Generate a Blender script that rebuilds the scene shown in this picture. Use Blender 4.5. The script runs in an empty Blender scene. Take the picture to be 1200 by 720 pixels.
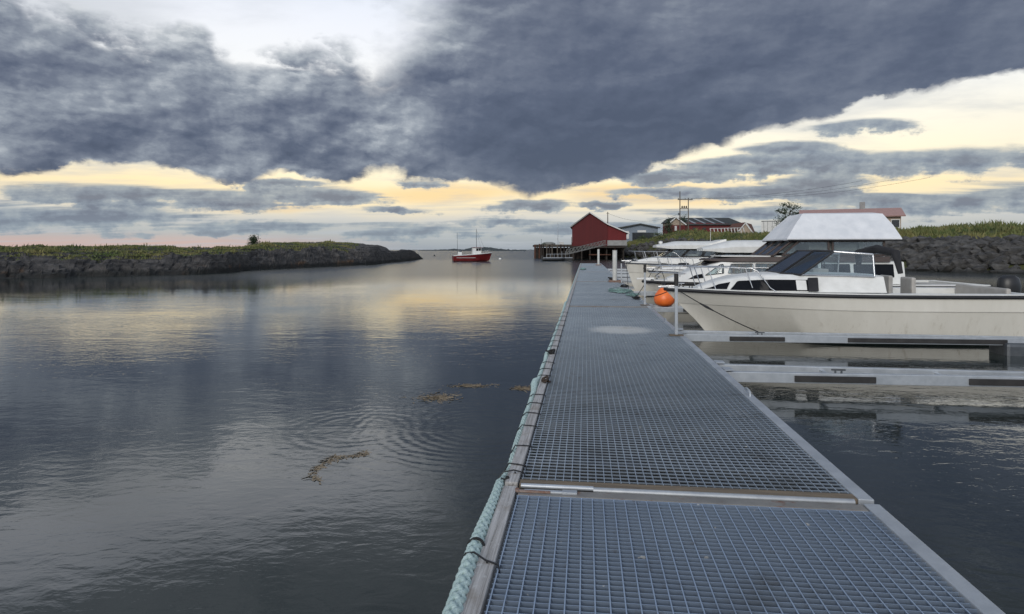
import bpy, bmesh, math, random
from mathutils import Vector, Matrix, noise as mn
random.seed(7)
SC = bpy.context.scene
COL = SC.collection
PI = math.pi
EYE = 2.0                       # eye height over the water, metres
FP = 720.0                      # focal length in photo pixels
HZ = 293.0                      # horizon row of the photo

def wp(px, py, Y):              # point seen at (px, py) and Y metres ahead
    return Vector(((px - 600) / FP * Y, Y, EYE + (HZ - py) / FP * Y))
def wx(px, Y): return (px - 600) / FP * Y
def wz(py, Y): return EYE + (HZ - py) / FP * Y
def s2l(r, g, b):
    f = lambda c: (c / 255 / 12.92) if c / 255 <= .04045 else ((c / 255 + .055) / 1.055) ** 2.4
    return (f(r), f(g), f(b), 1)
def lerp(a, b, t): return a + (b - a) * t
def ss(a, b, x):
    t = max(0, min(1, (x - a) / (b - a))); return t * t * (3 - 2 * t)
def interp(pts, x):
    if x <= pts[0][0]: return pts[0][1]
    for (x0, y0), (x1, y1) in zip(pts, pts[1:]):
        if x <= x1: return lerp(y0, y1, (x - x0) / (x1 - x0))
    return pts[-1][1]

# ------------------------------------------------------------------ mesh builder
class MB:
    def __init__(s): s.v = []; s.f = []
    def add(s, vs, fs):
        n = len(s.v); s.v += [tuple(p) for p in vs]; s.f += [tuple(i + n for i in f) for f in fs]; return s
    def box(s, c, d, rz=0.0, M=None):
        hx, hy, hz = d[0] / 2, d[1] / 2, d[2] / 2
        R = Matrix.Rotation(rz, 3, 'Z') if rz else None
        vs = []
        for z in (-hz, hz):
            for x, y in ((-hx, -hy), (hx, -hy), (hx, hy), (-hx, hy)):
                p = Vector((x, y, z))
                if M is not None: p = M @ p
                elif R: p = R @ p
                vs.append(p + Vector(c))
        return s.add(vs, [(3, 2, 1, 0), (4, 5, 6, 7), (0, 1, 5, 4), (1, 2, 6, 5), (2, 3, 7, 6), (3, 0, 4, 7)])
    def bar(s, a, b, w, h, up=Vector((0, 0, 1))):          # rectangular bar a -> b
        a, b = Vector(a), Vector(b); d = (b - a).normalized()
        side = d.cross(up)
        if side.length < 1e-5: side = d.cross(Vector((1, 0, 0)))
        side.normalize(); u = side.cross(d).normalized()
        vs = [p + side * sx * w / 2 + u * sz * h / 2 for p in (a, b) for sx, sz in ((-1, -1), (1, -1), (1, 1), (-1, 1))]
        return s.add(vs, [(3, 2, 1, 0), (4, 5, 6, 7), (0, 1, 5, 4), (1, 2, 6, 5), (2, 3, 7, 6), (3, 0, 4, 7)])
    def tube(s, path, r, n=8, caps=True, closed=False):
        P = [Vector(p) for p in path]; m = len(P)
        R = r if isinstance(r, (list, tuple)) else [r] * m
        vs = []; prev = None
        for i, p in enumerate(P):
            if closed: t = P[(i + 1) % m] - P[i - 1]
            else: t = P[min(i + 1, m - 1)] - P[max(i - 1, 0)]
            if t.length < 1e-9: t = Vector((0, 0, 1))
            t.normalize()
            if prev is None:
                a = Vector((0, 0, 1)) if abs(t.z) < .9 else Vector((1, 0, 0))
                nrm = t.cross(a).normalized()
            else:
                nrm = prev - t * prev.dot(t)
                if nrm.length < 1e-6: nrm = t.cross(Vector((0, 0, 1)))
                nrm.normalize()
            prev = nrm; bi = t.cross(nrm)
            for k in range(n):
                a = 2 * PI * k / n
                vs.append(p + (nrm * math.cos(a) + bi * math.sin(a)) * R[i])
        fs = []
        for i in range(m if closed else m - 1):
            j = (i + 1) % m
            for k in range(n):
                k2 = (k + 1) % n
                fs.append((i * n + k, i * n + k2, j * n + k2, j * n + k))
        if caps and not closed:
            fs.append(tuple(range(n - 1, -1, -1))); fs.append(tuple(range((m - 1) * n, m * n)))
        return s.add(vs, fs)
    def prism(s, poly, ext):                               # planar polygon extruded by vector
        e = Vector(ext); n = len(poly); P = [Vector(p) for p in poly]
        return s.add(P + [p + e for p in P], [tuple(range(n))[::-1], tuple(range(n, 2 * n))] +
                     [(i, (i + 1) % n, n + (i + 1) % n, n + i) for i in range(n)])
    def loft(s, secs, closed=True, caps=True):
        n = len(secs[0]); vs = [p for sec in secs for p in sec]; fs = []
        for i in range(len(secs) - 1):
            for k in range(n if closed else n - 1):
                k2 = (k + 1) % n
                fs.append((i * n + k, i * n + k2, (i + 1) * n + k2, (i + 1) * n + k))
        if caps and closed:
            fs.append(tuple(range(n - 1, -1, -1))); fs.append(tuple(range((len(secs) - 1) * n, len(secs) * n)))
        return s.add(vs, fs)
    def lathe(s, prof, c=(0, 0, 0), n=24, sx=1, sy=1):      # (r, z) profile round z
        secs = [[(c[0] + r * sx * math.cos(2 * PI * k / n), c[1] + r * sy * math.sin(2 * PI * k / n), c[2] + z) for k in range(n)] for r, z in prof]
        return s.loft(secs)
    def blob(s, c, r, seed=0, amp=.25, sub=1, sq=(1, 1, 1), rz=0.0):
        bm = bmesh.new(); bmesh.ops.create_icosphere(bm, subdivisions=sub, radius=1)
        R = Matrix.Rotation(rz, 3, 'Z')
        o = Vector((seed * 3.17, seed * 1.31, seed * .77)); vs = []
        for v in bm.verts:
            k = 1 + amp * 2 * mn.noise(v.co * 1.3 + o)
            p = R @ Vector((v.co.x * sq[0], v.co.y * sq[1], v.co.z * sq[2])) * r * k
            vs.append(p + Vector(c))
        bm.verts.index_update()
        fs = [tuple(v.index for v in f.verts) for f in bm.faces]; bm.free()
        return s.add(vs, fs)
    def build(s, name, mat, parent=None, smooth=0, bevel=0, xf=None):
        me = bpy.data.meshes.new(name)
        vs = s.v if xf is None else [tuple(xf(Vector(p))) for p in s.v]
        me.from_pydata(vs, [], s.f)
        bm = bmesh.new(); bm.from_mesh(me)
        bmesh.ops.recalc_face_normals(bm, faces=bm.faces)
        if bevel:
            es = [e for e in bm.edges if len(e.link_faces) == 2 and e.calc_face_angle(0) > .6]
            bmesh.ops.bevel(bm, geom=es, offset=bevel, segments=2, affect='EDGES', profile=.6, clamp_overlap=True)
        if smooth:
            for f in bm.faces: f.smooth = True
            for e in bm.edges:
                if len(e.link_faces) == 2 and e.calc_face_angle(0) > math.radians(smooth): e.smooth = False
        bm.to_mesh(me); bm.free()
        me.materials.append(mat)
        o = bpy.data.objects.new(name, me); COL.objects.link(o)
        if parent is not None: o.parent = parent
        return o

def tag(o, label=None, cat=None, group=None, kind=None):
    if label: o['label'] = label
    if cat: o['category'] = cat
    if group: o['group'] = group
    if kind: o['kind'] = kind
    return o
def empty(name, loc, rz=0.0, label=None, cat=None, group=None):
    o = bpy.data.objects.new(name, None); COL.objects.link(o)
    o.location = loc; o.rotation_euler = (0, 0, rz); o.empty_display_size = .2
    return tag(o, label, cat, group)
def copy_tree(o, loc=None, parent=None, label=None, rz=None):
    kids = [c for c in SC.objects if c.parent == o]
    c = o.copy(); COL.objects.link(c)
    if parent is not None: c.parent = parent
    if loc is not None: c.location = loc
    if rz is not None: c.rotation_euler = (0, 0, rz)
    if label: c['label'] = label
    for k in kids: copy_tree(k, parent=c)
    return c

# ------------------------------------------------------------------ materials
class NT:                                                   # tiny node-graph helper
    def __init__(s, tree): s.t = tree; s.n = tree.nodes; s.l = tree.links
    def new(s, typ, **kw):
        n = s.n.new(typ)
        for k, v in kw.items(): setattr(n, k, v)
        return n
    def put(s, sock, v):
        if isinstance(v, bpy.types.NodeSocket): s.l.new(v, sock)
        else: sock.default_value = v
    def m(s, op, a, b=None, c=None, clamp=False):
        n = s.new('ShaderNodeMath', operation=op, use_clamp=clamp)
        for i, v in enumerate((a, b, c)):
            if v is not None: s.put(n.inputs[i], v)
        return n.outputs[0]
    def sstep(s, x, a, b):
        n = s.new('ShaderNodeMapRange', interpolation_type='SMOOTHSTEP')
        s.put(n.inputs[0], x); s.put(n.inputs[1], a); s.put(n.inputs[2], b)
        return n.outputs[0]
    def lin(s, x, a, b, c=0., d=1.):
        n = s.new('ShaderNodeMapRange')
        for i, v in enumerate((x, a, b, c, d)): s.put(n.inputs[i], v)
        return n.outputs[0]
    def xyz(s, x, y, z):
        n = s.new('ShaderNodeCombineXYZ')
        for i, v in enumerate((x, y, z)): s.put(n.inputs[i], v)
        return n.outputs[0]
    def sep(s, v):
        n = s.new('ShaderNodeSeparateXYZ'); s.l.new(v, n.inputs[0]); return n.outputs
    def mapping(s, v, scale=(1, 1, 1), loc=(0, 0, 0), rot=(0, 0, 0)):
        n = s.new('ShaderNodeMapping'); s.l.new(v, n.inputs[0])
        n.inputs['Scale'].default_value = scale; n.inputs['Location'].default_value = loc; n.inputs['Rotation'].default_value = rot
        return n.outputs[0]
    def noise(s, v, scale, detail=4, rough=.55, dist=0.0):
        n = s.new('ShaderNodeTexNoise'); s.l.new(v, n.inputs['Vector'])
        n.inputs['Scale'].default_value = scale; n.inputs['Detail'].default_value = detail
        n.inputs['Roughness'].default_value = rough; n.inputs['Distortion'].default_value = dist
        return n.outputs['Fac']
    def billow(s, v, scale, detail=5, gain=2.0):              # rounded puffs with dark creases between them
        n = s.new('ShaderNodeTexNoise', noise_type='RIDGED_MULTIFRACTAL', normalize=True); s.l.new(v, n.inputs['Vector'])
        n.inputs['Scale'].default_value = scale; n.inputs['Detail'].default_value = detail
        n.inputs['Roughness'].default_value = .5; n.inputs['Gain'].default_value = gain; n.inputs['Offset'].default_value = 1.0
        return s.m('SUBTRACT', 1.0, n.outputs['Fac'])
    def mix(s, f, a, b, blend='MIX'):
        n = s.new('ShaderNodeMix', data_type='RGBA', blend_type=blend)
        s.put(n.inputs[0], f); s.put(n.inputs[6], a); s.put(n.inputs[7], b)
        return n.outputs[2]
    def ramp(s, x, pts, interp='LINEAR'):
        n = s.new('ShaderNodeValToRGB'); s.l.new(x, n.inputs[0]); r = n.color_ramp; r.interpolation = interp
        while len(r.elements) > 1: r.elements.remove(r.elements[-1])
        r.elements[0].position = pts[0][0]; r.elements[0].color = pts[0][1]
        for p, c in pts[1:]:
            e = r.elements.new(p); e.color = c
        return n.outputs[0]
    def curve(s, x, pts, lo, hi):                           # float curve: pts (x, y), x in [lo, hi], y in 0..1
        t = s.lin(x, lo, hi)
        n = s.new('ShaderNodeFloatCurve'); s.l.new(t, n.inputs['Value'])
        c = n.mapping.curves[0]
        pts = [((p - lo) / (hi - lo), q) for p, q in pts]
        c.points[0].location = pts[0]; c.points[1].location = pts[-1]
        for p, q in pts[1:-1]: c.points.new(p, q)
        n.mapping.update(); return n.outputs[0]

def new_mat(name):
    m = bpy.data.materials.new(name); m.use_nodes = True
    g = NT(m.node_tree); b = g.n['Principled BSDF']
    return m, g, b
def c4(c): return tuple(c) + (1,) if len(c) == 3 else c
def pmat(name, c1, c2=None, scale=6.0, stretch=(1, 1, 1), rough=.5, rough2=None, metal=0.0, bump=0.0, bscale=None, lo=.35, hi=.65, spec=None, coat=0.0, detail=5):
    m, g, b = new_mat(name)
    co = g.new('ShaderNodeTexCoord').outputs['Object']
    v = g.mapping(co, stretch)
    n = g.noise(v, scale, detail, .6)
    if c2 is None: c2 = tuple(x * .8 for x in c1[:3])
    g.put(b.inputs['Base Color'], g.mix(g.lin(n, lo, hi), c4(c1), c4(c2)))
    b.inputs['Metallic'].default_value = metal
    if rough2 is None: b.inputs['Roughness'].default_value = rough
    else: g.put(b.inputs['Roughness'], g.lin(n, .3, .7, rough, rough2))
    if spec is not None: b.inputs['Specular IOR Level'].default_value = spec
    if coat: b.inputs['Coat Weight'].default_value = coat; b.inputs['Coat Roughness'].default_value = .08
    if bump:
        bn = g.new('ShaderNodeBump'); bn.inputs['Strength'].default_value = 1; bn.inputs['Distance'].default_value = bump
        g.l.new(g.noise(v, bscale or scale * 3, 4, .6), bn.inputs['Height']); g.l.new(bn.outputs[0], b.inputs['Normal'])
    return m
# ------------------------------------------------------------------ sky (world), sun, camera
def make_world():
    w = bpy.data.worlds.new('World'); SC.world = w; w.use_nodes = True
    g = NT(w.node_tree); g.n.clear()
    d = g.new('ShaderNodeTexCoord').outputs['Generated']
    x, y, z = g.sep(d)
    az = g.m('ARCTAN2', x, y)
    hor = g.m('SQRT', g.m('ADD', g.m('MULTIPLY', x, x), g.m('MULTIPLY', y, y)))
    E = g.m('DIVIDE', g.m('ABSOLUTE', z), g.m('MAXIMUM', hor, .02))
    A = az
    def ae(px, py):
        a = math.atan((px - 600) / FP); return a, (HZ - py) / FP * math.cos(a)
    # noise domains: angular for the big edges, cloud-plane for the streaks
    AE = g.xyz(A, g.m('MULTIPLY', E, 1.25), 0.0)
    den = g.m('ADD', g.m('ABSOLUTE', z), .07)
    Q = g.xyz(g.m('DIVIDE', x, den), g.m('DIVIDE', y, den), 0.0)
    warp = g.noise(AE, 3.2, 3, .5)
    n_edge = g.m('SUBTRACT', g.noise(AE, 5.0, 10, .55, .0), .5)
    n_fine = g.m('SUBTRACT', g.noise(g.mapping(AE, (1, 1.35, 1), (3, 1, 0)), 16.0, 8, .60, .0), .5)
    n_plane = g.noise(g.mapping(Q, (.55, 1.0, 1), (2.3, .7, 0)), 1.1, 9, .58, .3)
    n_soft = g.noise(g.mapping(AE, (1, 1.5, 1), (7, 2, 0), (0, 0, .12)), 5.0, 8, .56, .15)
    def relief(scale, dx, dy, loc):
        a_ = g.noise(g.mapping(AE, (1, 1.35, 1), loc), scale, 8, .58, .0)
        b_ = g.noise(g.mapping(AE, (1, 1.35, 1), (loc[0] + dx, loc[1] + dy, 0)), scale, 8, .58, .0)
        return g.m('SUBTRACT', a_, b_)
    wv_ = g.new('ShaderNodeVectorMath', operation='ADD'); g.l.new(AE, wv_.inputs[0])
    g.l.new(g.xyz(g.m('MULTIPLY', n_edge, .10), g.m('MULTIPLY', n_fine, .07), 0.0), wv_.inputs[1]); AW = wv_.outputs[0]
    def puff(scale, dx, dy, loc):
        a_ = g.billow(g.mapping(AW, (1, 1.45, 1), loc), scale, 5)
        b_ = g.billow(g.mapping(AW, (1, 1.45, 1), (loc[0] + dx, loc[1] + dy, 0)), scale, 5)
        return a_, g.m('SUBTRACT', a_, b_)
    bil, brel = puff(4.2, -.010, .020, (1.3, 6.4, 0))
    rel1 = relief(6.5, -.012, .022, (2.2, 5.1, 0))
    rel2 = relief(15., -.005, .009, (8.2, 1.1, 0))

    # --- clear part behind the clouds: pale blue low, cream and yellow band, white above
    def R(py): return (HZ - py) / FP
    Ew = g.m('ADD', E, g.m('MULTIPLY', n_edge, .035))
    gap = g.ramp(Ew, [(0.0, s2l(158, 167, 177)), (R(276), s2l(182, 188, 190)), (R(258), s2l(204, 203, 198)), (R(243), s2l(232, 216, 182)),
                      (R(226), s2l(244, 223, 178)), (R(205), s2l(246, 233, 200)), (R(175), s2l(242, 234, 212)),
                      (R(120), s2l(236, 236, 232)), (R(40), s2l(226, 229, 236)), (.6, s2l(190, 205, 228)), (1.0, s2l(150, 175, 215))])
    # away from the sunset the low sky loses its yellow
    warm = g.sstep(g.m('ABSOLUTE', g.m('ADD', A, .0)), 1.25, .55)
    cool = g.ramp(Ew, [(0.0, s2l(150, 163, 178)), (.15, s2l(182, 192, 205)), (.5, s2l(190, 203, 224)), (1.0, s2l(150, 175, 215))])
    gap = g.mix(warm, cool, gap)
    boost = g.m('ADD', 1.0, g.m('MULTIPLY', g.sstep(E, .03, .07), .24))     # the low light is the brightest
    bv = g.new('ShaderNodeVectorMath', operation='SCALE'); g.l.new(gap, bv.inputs[0]); g.l.new(boost, bv.inputs['Scale']); gap = bv.outputs[0]
    # pink strip along the left horizon
    pk = g.m('MULTIPLY', g.m('MULTIPLY', g.sstep(A, -.12, -.50), g.sstep(E, .030, .008)), .55)
    gap = g.mix(pk, gap, s2l(232, 186, 168))
    # orange pools
    for px, py, rx, ry, k in ((520, 226, 110, 14, .55), (745, 226, 95, 16, .6), (820, 232, 70, 10, .4), (300, 240, 90, 9, .45)):
        a0, e0 = ae(px, py)
        q = g.m('ADD', g.m('POWER', g.m('DIVIDE', g.m('SUBTRACT', A, a0), rx / FP), 2.), g.m('POWER', g.m('DIVIDE', g.m('SUBTRACT', Ew, e0), ry / FP), 2.))
        gap = g.mix(g.m('MULTIPLY', g.sstep(q, 1.0, .0), k * .85), gap, s2l(250, 206, 134))
    # thin veils over the clear part
    veil = g.m('MULTIPLY', g.sstep(n_plane, .46, .70), .55)
    gap = g.mix(veil, gap, s2l(188, 194, 202))

    # --- low banks of small flat clouds under the big one
    ell = None
    for px, py, rx, ry in ((262, 238, 70, 11), (395, 231, 78, 13), (330, 216, 60, 7), (300, 268, 95, 7), (470, 246, 46, 5), (500, 271, 100, 9), (620, 240, 52, 8), (636, 243, 30, 6),
                           (705, 240, 30, 4), (770, 226, 60, 6), (800, 209, 85, 8), (870, 199, 90, 11), (940, 190, 80, 15), (880, 190, 95, 9), (925, 176, 60, 10), (900, 226, 90, 8), (800, 204, 70, 6), (960, 215, 60, 16), (700, 268, 150, 9), (880, 252, 120, 10),
                           (590, 262, 80, 7), (150, 230, 120, 13), (60, 255, 140, 14), (1080, 190, 120, 16), (1130, 235, 130, 14), (500, 216, 40, 6), (1010, 150, 60, 12)):
        a0, e0 = ae(px, py)
        da = g.m('ADD', g.m('SUBTRACT', A, a0), g.m('MULTIPLY', n_edge, .10))
        de = g.m('ADD', g.m('SUBTRACT', E, e0), g.m('MULTIPLY', n_fine, .035))
        q = g.m('SUBTRACT', 1.0, g.m('SQRT', g.m('ADD', g.m('POWER', g.m('DIVIDE', da, rx / FP), 2.), g.m('POWER', g.m('DIVIDE', de, ry / FP), 2.))))
        ell = q if ell is None else g.m('MAXIMUM', ell, q)
    ell = g.m('MAXIMUM', ell, -1.0)
    n_str = g.noise(g.mapping(Q, (.35, 1.0, 1), (11.3, 4.7, 0)), .95, 8, .6, .25)
    low_f = g.m('ADD', g.m('MULTIPLY', ell, .72), g.m('ADD', g.m('MULTIPLY', g.m('SUBTRACT', n_str, .5), 1.9), g.m('MULTIPLY', n_fine, 1.2)))
    low = g.m('MULTIPLY', g.sstep(low_f, -.12, .20), g.sstep(E, .34, .17))
    low = g.m('MULTIPLY', low, .92)
    shade = g.m('ADD', g.m('ADD', g.m('MULTIPLY', low_f, .9), g.m('MULTIPLY', n_fine, .6)), g.m('MULTIPLY', rel2, -2.2))
    lowc = g.ramp(g.m('ADD', shade, .3), [(0.0, s2l(196, 196, 190)), (.35, s2l(162, 172, 180)), (.7, s2l(130, 143, 160)), (1.0, s2l(106, 117, 138))])
    nearhz = g.sstep(E, .055, .015)
    lowc = g.mix(g.m('MULTIPLY', nearhz, .45), lowc, s2l(158, 172, 182))
    sky = g.mix(low, gap, lowc)

    # --- the big dark cloud: lower and upper rim as curves of the bearing
    bot = [(0, 190), (60, 186), (120, 186), (200, 196), (240, 203), (285, 208), (325, 198), (352, 206), (360, 209), (392, 214), (425, 205), (452, 192), (500, 205), (545, 214), (600, 219), (660, 217),
           (705, 211), (744, 200), (755, 187), (770, 179), (805, 171), (860, 157), (920, 142), (960, 128), (1010, 117), (1100, 104), (1200, 84)]
    top = [(0, -40), (90, 10), (170, 40), (240, 40), (262, 62), (300, 60), (332, 44), (380, 48), (412, 55), (452, 52), (466, 38), (478, 16), (494, -10), (520, -45), (555, -90), (600, -150), (680, -240)]
    pb = []; pt = []
    for px, py in bot:
        a, e = ae(px, py); pb.append((a, e))
    for px, py in top:
        a, e = ae(px, py); pt.append((a, min(e, 1.0)))
    pb = [(-2.2, .30), (-1.1, .16)] + pb + [(1.05, .42), (1.5, .6), (2.2, .7)]
    pt = [(-2.2, .9), (-1.2, .9), (-.95, .62)] + pt + [(.5, .98), (2.2, 1.0)]
    botc = g.curve(A, pb, -2.2, 2.2)
    topc = g.m('MULTIPLY', g.curve(A, pt, -2.2, 2.2), 1.0)
    topc = g.m('ADD', topc, g.m('MULTIPLY', g.sstep(topc, .75, .97), 9.0))
    eb = g.m('ADD', g.m('SUBTRACT', E, botc), g.m('ADD', g.m('ADD', g.m('MULTIPLY', n_edge, .036), g.m('MULTIPLY', g.m('SUBTRACT', bil, .2), -.022)), g.m('MULTIPLY', n_fine, .030)))
    et = g.m('ADD', g.m('ADD', g.m('SUBTRACT', topc, E), .018), g.m('ADD', g.m('ADD', g.m('MULTIPLY', n_edge, .12), g.m('MULTIPLY', g.m('SUBTRACT', bil, .2), .06)), g.m('MULTIPLY', n_fine, .045)))
    wsoft = g.sstep(A, -.27, -.14)
    M = g.m('MULTIPLY', g.sstep(eb, -.004, .009), g.sstep(et, g.lin(wsoft, 0., 1., -.018, -.075), g.lin(wsoft, 0., 1., .024, .10)))
    # tone inside: lumpy and lighter to the left, smooth and dark to the right
    left = g.sstep(A, .10, -.32)
    lump = g.m('SUBTRACT', n_soft, .5)
    tone = g.m('ADD', g.lin(left, 0., 1., .27, .54), g.m('MULTIPLY', lump, g.lin(left, 0., 1., .7, .65)))
    tone = g.m('ADD', tone, g.m('MULTIPLY', n_edge, g.lin(left, 0., 1., .12, .35)))
    tone = g.m('ADD', tone, g.m('MULTIPLY', n_fine, g.lin(left, 0., 1., .04, .10)))
    tone = g.m('ADD', tone, g.m('MULTIPLY', rel1, g.lin(left, 0., 1., .6, 1.15)))
    tone = g.m('ADD', tone, g.m('MULTIPLY', brel, g.lin(left, 0., 1., .10, .34)))
    tone = g.m('ADD', tone, g.m('MULTIPLY', g.m('SUBTRACT', bil, .2), g.lin(left, 0., 1., .10, .26)))
    tone = g.m('ADD', tone, g.m('MULTIPLY', rel2, g.lin(left, 0., 1., .30, .8)))
    tone = g.m('ADD', tone, g.m('MULTIPLY', g.sstep(E, .24, .46), .20))
    tone = g.m('ADD', tone, g.m('MULTIPLY', g.sstep(et, .14, .0), .26))
    tone = g.m('ADD', tone, g.m('MULTIPLY', g.sstep(eb, .055, .0), .05))
    for px, py, rx, ry, k in ((700, 150, 240, 62, -.16), (385, 196, 75, 24, -.20), (600, 206, 110, 16, -.06), (470, 150, 75, 38, .20), (290, 118, 80, 34, -.12), (500, 40, 70, 40, .22), (265, 180, 60, 26, .12), (520, 184, 26, 14, .16), (720, 143, 60, 5, .07), (850, 78, 120, 5, .06)):
        a0, e0 = ae(px, py)
        q = g.m('ADD', g.m('POWER', g.m('DIVIDE', g.m('ADD', g.m('SUBTRACT', A, a0), g.m('MULTIPLY', n_edge, .12)), rx / FP), 2.), g.m('POWER', g.m('DIVIDE', g.m('ADD', g.m('SUBTRACT', E, e0), g.m('MULTIPLY', n_fine, .04)), ry / FP), 2.))
        tone = g.m('ADD', tone, g.m('MULTIPLY', g.sstep(q, 1.2, .0), k))
    mainc = g.ramp(tone, [(0.0, s2l(80, 89, 109)), (.2, s2l(92, 101, 121)), (.42, s2l(114, 122, 139)), (.65, s2l(146, 154, 166)), (.9, s2l(192, 198, 204)), (1.0, s2l(214, 218, 222))])
    # overhead and behind the cloud layer is thinner and brighter
    thin = g.m('MULTIPLY', g.m('MAXIMUM', g.sstep(E, .85, 2.0), g.sstep(g.m('ABSOLUTE', A), 1.0, 1.9)), 1.0)
    over = g.ramp(g.m('ADD', n_plane, 0.0), [(.3, s2l(150, 168, 198)), (.5, s2l(186, 196, 214)), (.7, s2l(216, 221, 230))])
    mainc = g.mix(g.m('MULTIPLY', thin, .85), mainc, over)
    sky = g.mix(M, sky, mainc)
    # a further grey layer higher up, closing over the white opening at the left
    hi = g.sstep(g.m('ADD', E, g.m('ADD', g.m('MULTIPLY', n_edge, .16), g.m('MULTIPLY', n_fine, .05))), .40, .47)
    hi = g.m('MULTIPLY', hi, g.m('SUBTRACT', 1.0, thin))
    hic = g.ramp(g.m('ADD', tone, .05), [(0.0, s2l(78, 88, 102)), (.4, s2l(104, 112, 122)), (1.0, s2l(150, 156, 164))])
    sky = g.mix(g.m('MULTIPLY', hi, .92), sky, hic)

    nish = g.new('ShaderNodeTexSky', sky_type='NISHITA', sun_disc=False)
    nish.sun_elevation = math.radians(SUN_EL); nish.sun_rotation = math.radians(SUN_AZ)
    b1 = g.new('ShaderNodeBackground'); g.l.new(nish.outputs[0], b1.inputs[0]); b1.inputs[1].default_value = .08
    b2 = g.new('ShaderNodeBackground'); g.l.new(sky, b2.inputs[0]); b2.inputs[1].default_value = 1.0
    mx = g.new('ShaderNodeMixShader'); mx.inputs[0].default_value = .95
    g.l.new(b1.outputs[0], mx.inputs[1]); g.l.new(b2.outputs[0], mx.inputs[2])
    out = g.new('ShaderNodeOutputWorld'); g.l.new(mx.outputs[0], out.inputs[0])
SUN_EL, SUN_AZ = 25.0, 202.0          # broad glow of the bright sky behind the viewer
make_world()
sl = bpy.data.lights.new('sun', 'SUN'); sl.energy = 1.6; sl.angle = math.radians(30); sl.color = (1, .95, .88)
so = bpy.data.objects.new('sun', sl); COL.objects.link(so)
_a, _e = math.radians(SUN_AZ), math.radians(SUN_EL)
so.rotation_euler = Vector((math.sin(_a) * math.cos(_e), math.cos(_a) * math.cos(_e), math.sin(_e))).to_track_quat('Z', 'Y').to_euler()
cd = bpy.data.cameras.new('camera'); cam = bpy.data.objects.new('camera', cd); COL.objects.link(cam)
cam.location = (0, 0, EYE); cam.rotation_euler = (PI / 2, 0, 0)
cd.sensor_width = 36; cd.lens = 36 * FP / 1200; cd.shift_y = (HZ - 360) / 1200
cd.clip_start = .05; cd.clip_end = 20000
SC.camera = cam
SC.view_settings.view_transform = 'Standard'; SC.view_settings.look = 'None'
SC.view_settings.exposure = 0; SC.view_settings.gamma = 1
SC.render.engine = 'CYCLES'
try:
    SC.cycles.use_denoising = True; SC.cycles.max_bounces = 6; SC.cycles.transparent_max_bounces = 12
    SC.cycles.use_adaptive_sampling = True; SC.cycles.adaptive_threshold = .015
except Exception: pass
# ------------------------------------------------------------------ water
def water_mat():
    m, g, b = new_mat('harbour_water')
    p = g.new('ShaderNodeNewGeometry').outputs['Position']
    x, y, z = g.sep(p)
    far = g.sstep(y, 7., 40.)
    open_ = g.sstep(g.m('ADD', y, g.m('MULTIPLY', x, .12)), 24., 50.)
    calm = g.noise(g.mapping(p, (.10, .22, 1)), 1., 3, .5)
    k = g.m('MULTIPLY', g.lin(calm, .38, .62, .35, 1.25), g.lin(far, 0., 1., 1., .20))
    nA = g.noise(g.mapping(p, (.55, 1.15, 1), (3, 1, 0), (0, 0, .35)), 1.15, 3, .5, .4)
    nB = g.noise(g.mapping(p, (.8, 1.5, 1), (0, 0, 0), (0, 0, .5)), 4.2, 3, .5, .6)
    nC = g.noise(g.mapping(p, (.8, 1.3, 1), (0, 0, 0), (0, 0, -.3)), 13., 3, .55, .3)
    h = g.m('ADD', g.m('MULTIPLY', g.m('MULTIPLY', nA, g.lin(far, 0., 1., 1., .45)), .0060), g.m('MULTIPLY', g.m('MULTIPLY', nB, k), .0046))
    h = g.m('ADD', h, g.m('MULTIPLY', g.m('MULTIPLY', nC, k), .0015))
    # rings spreading from two spots by the dock
    for cx, cy, amp, lam, rad in ((-.35, 6.9, .0005, .125, 2.2), (-1.7, 6.9, .0005, .15, 1.3)):
        r = g.m('SQRT', g.m('ADD', g.m('POWER', g.m('SUBTRACT', x, cx), 2.), g.m('POWER', g.m('SUBTRACT', y, cy), 2.)))
        rr = g.m('ADD', r, g.m('ADD', g.m('MULTIPLY', nB, .05), g.m('MULTIPLY', nA, .16)))
        wv = g.m('MULTIPLY', g.m('SINE', g.m('MULTIPLY', rr, 2 * PI / lam)), g.m('MULTIPLY', g.sstep(r, rad, rad * .4), g.sstep(r, .15, .6)))
        h = g.m('ADD', h, g.m('MULTIPLY', wv, amp))
    # wavelets of the open water outside
    nD = g.noise(g.mapping(p, (.12, .5, 1)), 1., 4, .6)
    h = g.m('ADD', h, g.m('MULTIPLY', g.m('MULTIPLY', nD, g.sstep(y, 100., 170.)), .5))
    bn = g.new('ShaderNodeBump'); bn.inputs['Strength'].default_value = 1; bn.inputs['Distance'].default_value = 1.0
    g.l.new(h, bn.inputs['Height']); g.l.new(bn.outputs[0], b.inputs['Normal'])
    mud = g.noise(p, .35, 3, .5)
    g.put(b.inputs['Base Color'], g.mix(g.lin(mud, .35, .65), (.010, .016, .015, 1), (.018, .025, .022, 1)))
    g.put(b.inputs['Roughness'], g.m('ADD', g.lin(far, 0., 1., .015, .025), g.m('MULTIPLY', open_, .19)))
    b.inputs['IOR'].default_value = 1.58
    return m
wm = MB()
ys = [-60, -20, 0, 5, 10, 20, 40, 80, 160, 320, 800, 2500, 9000]
xs = [-9000, -2000, -400, -100, -30, -10, 0, 10, 30, 100, 400, 2000, 9000]
wm.add([(x, y, 0) for y in ys for x in xs], [(j * 13 + i, j * 13 + i + 1, (j + 1) * 13 + i + 1, (j + 1) * 13 + i) for j in range(12) for i in range(12)])
tag(wm.build('water', water_mat()), kind='structure')

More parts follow.
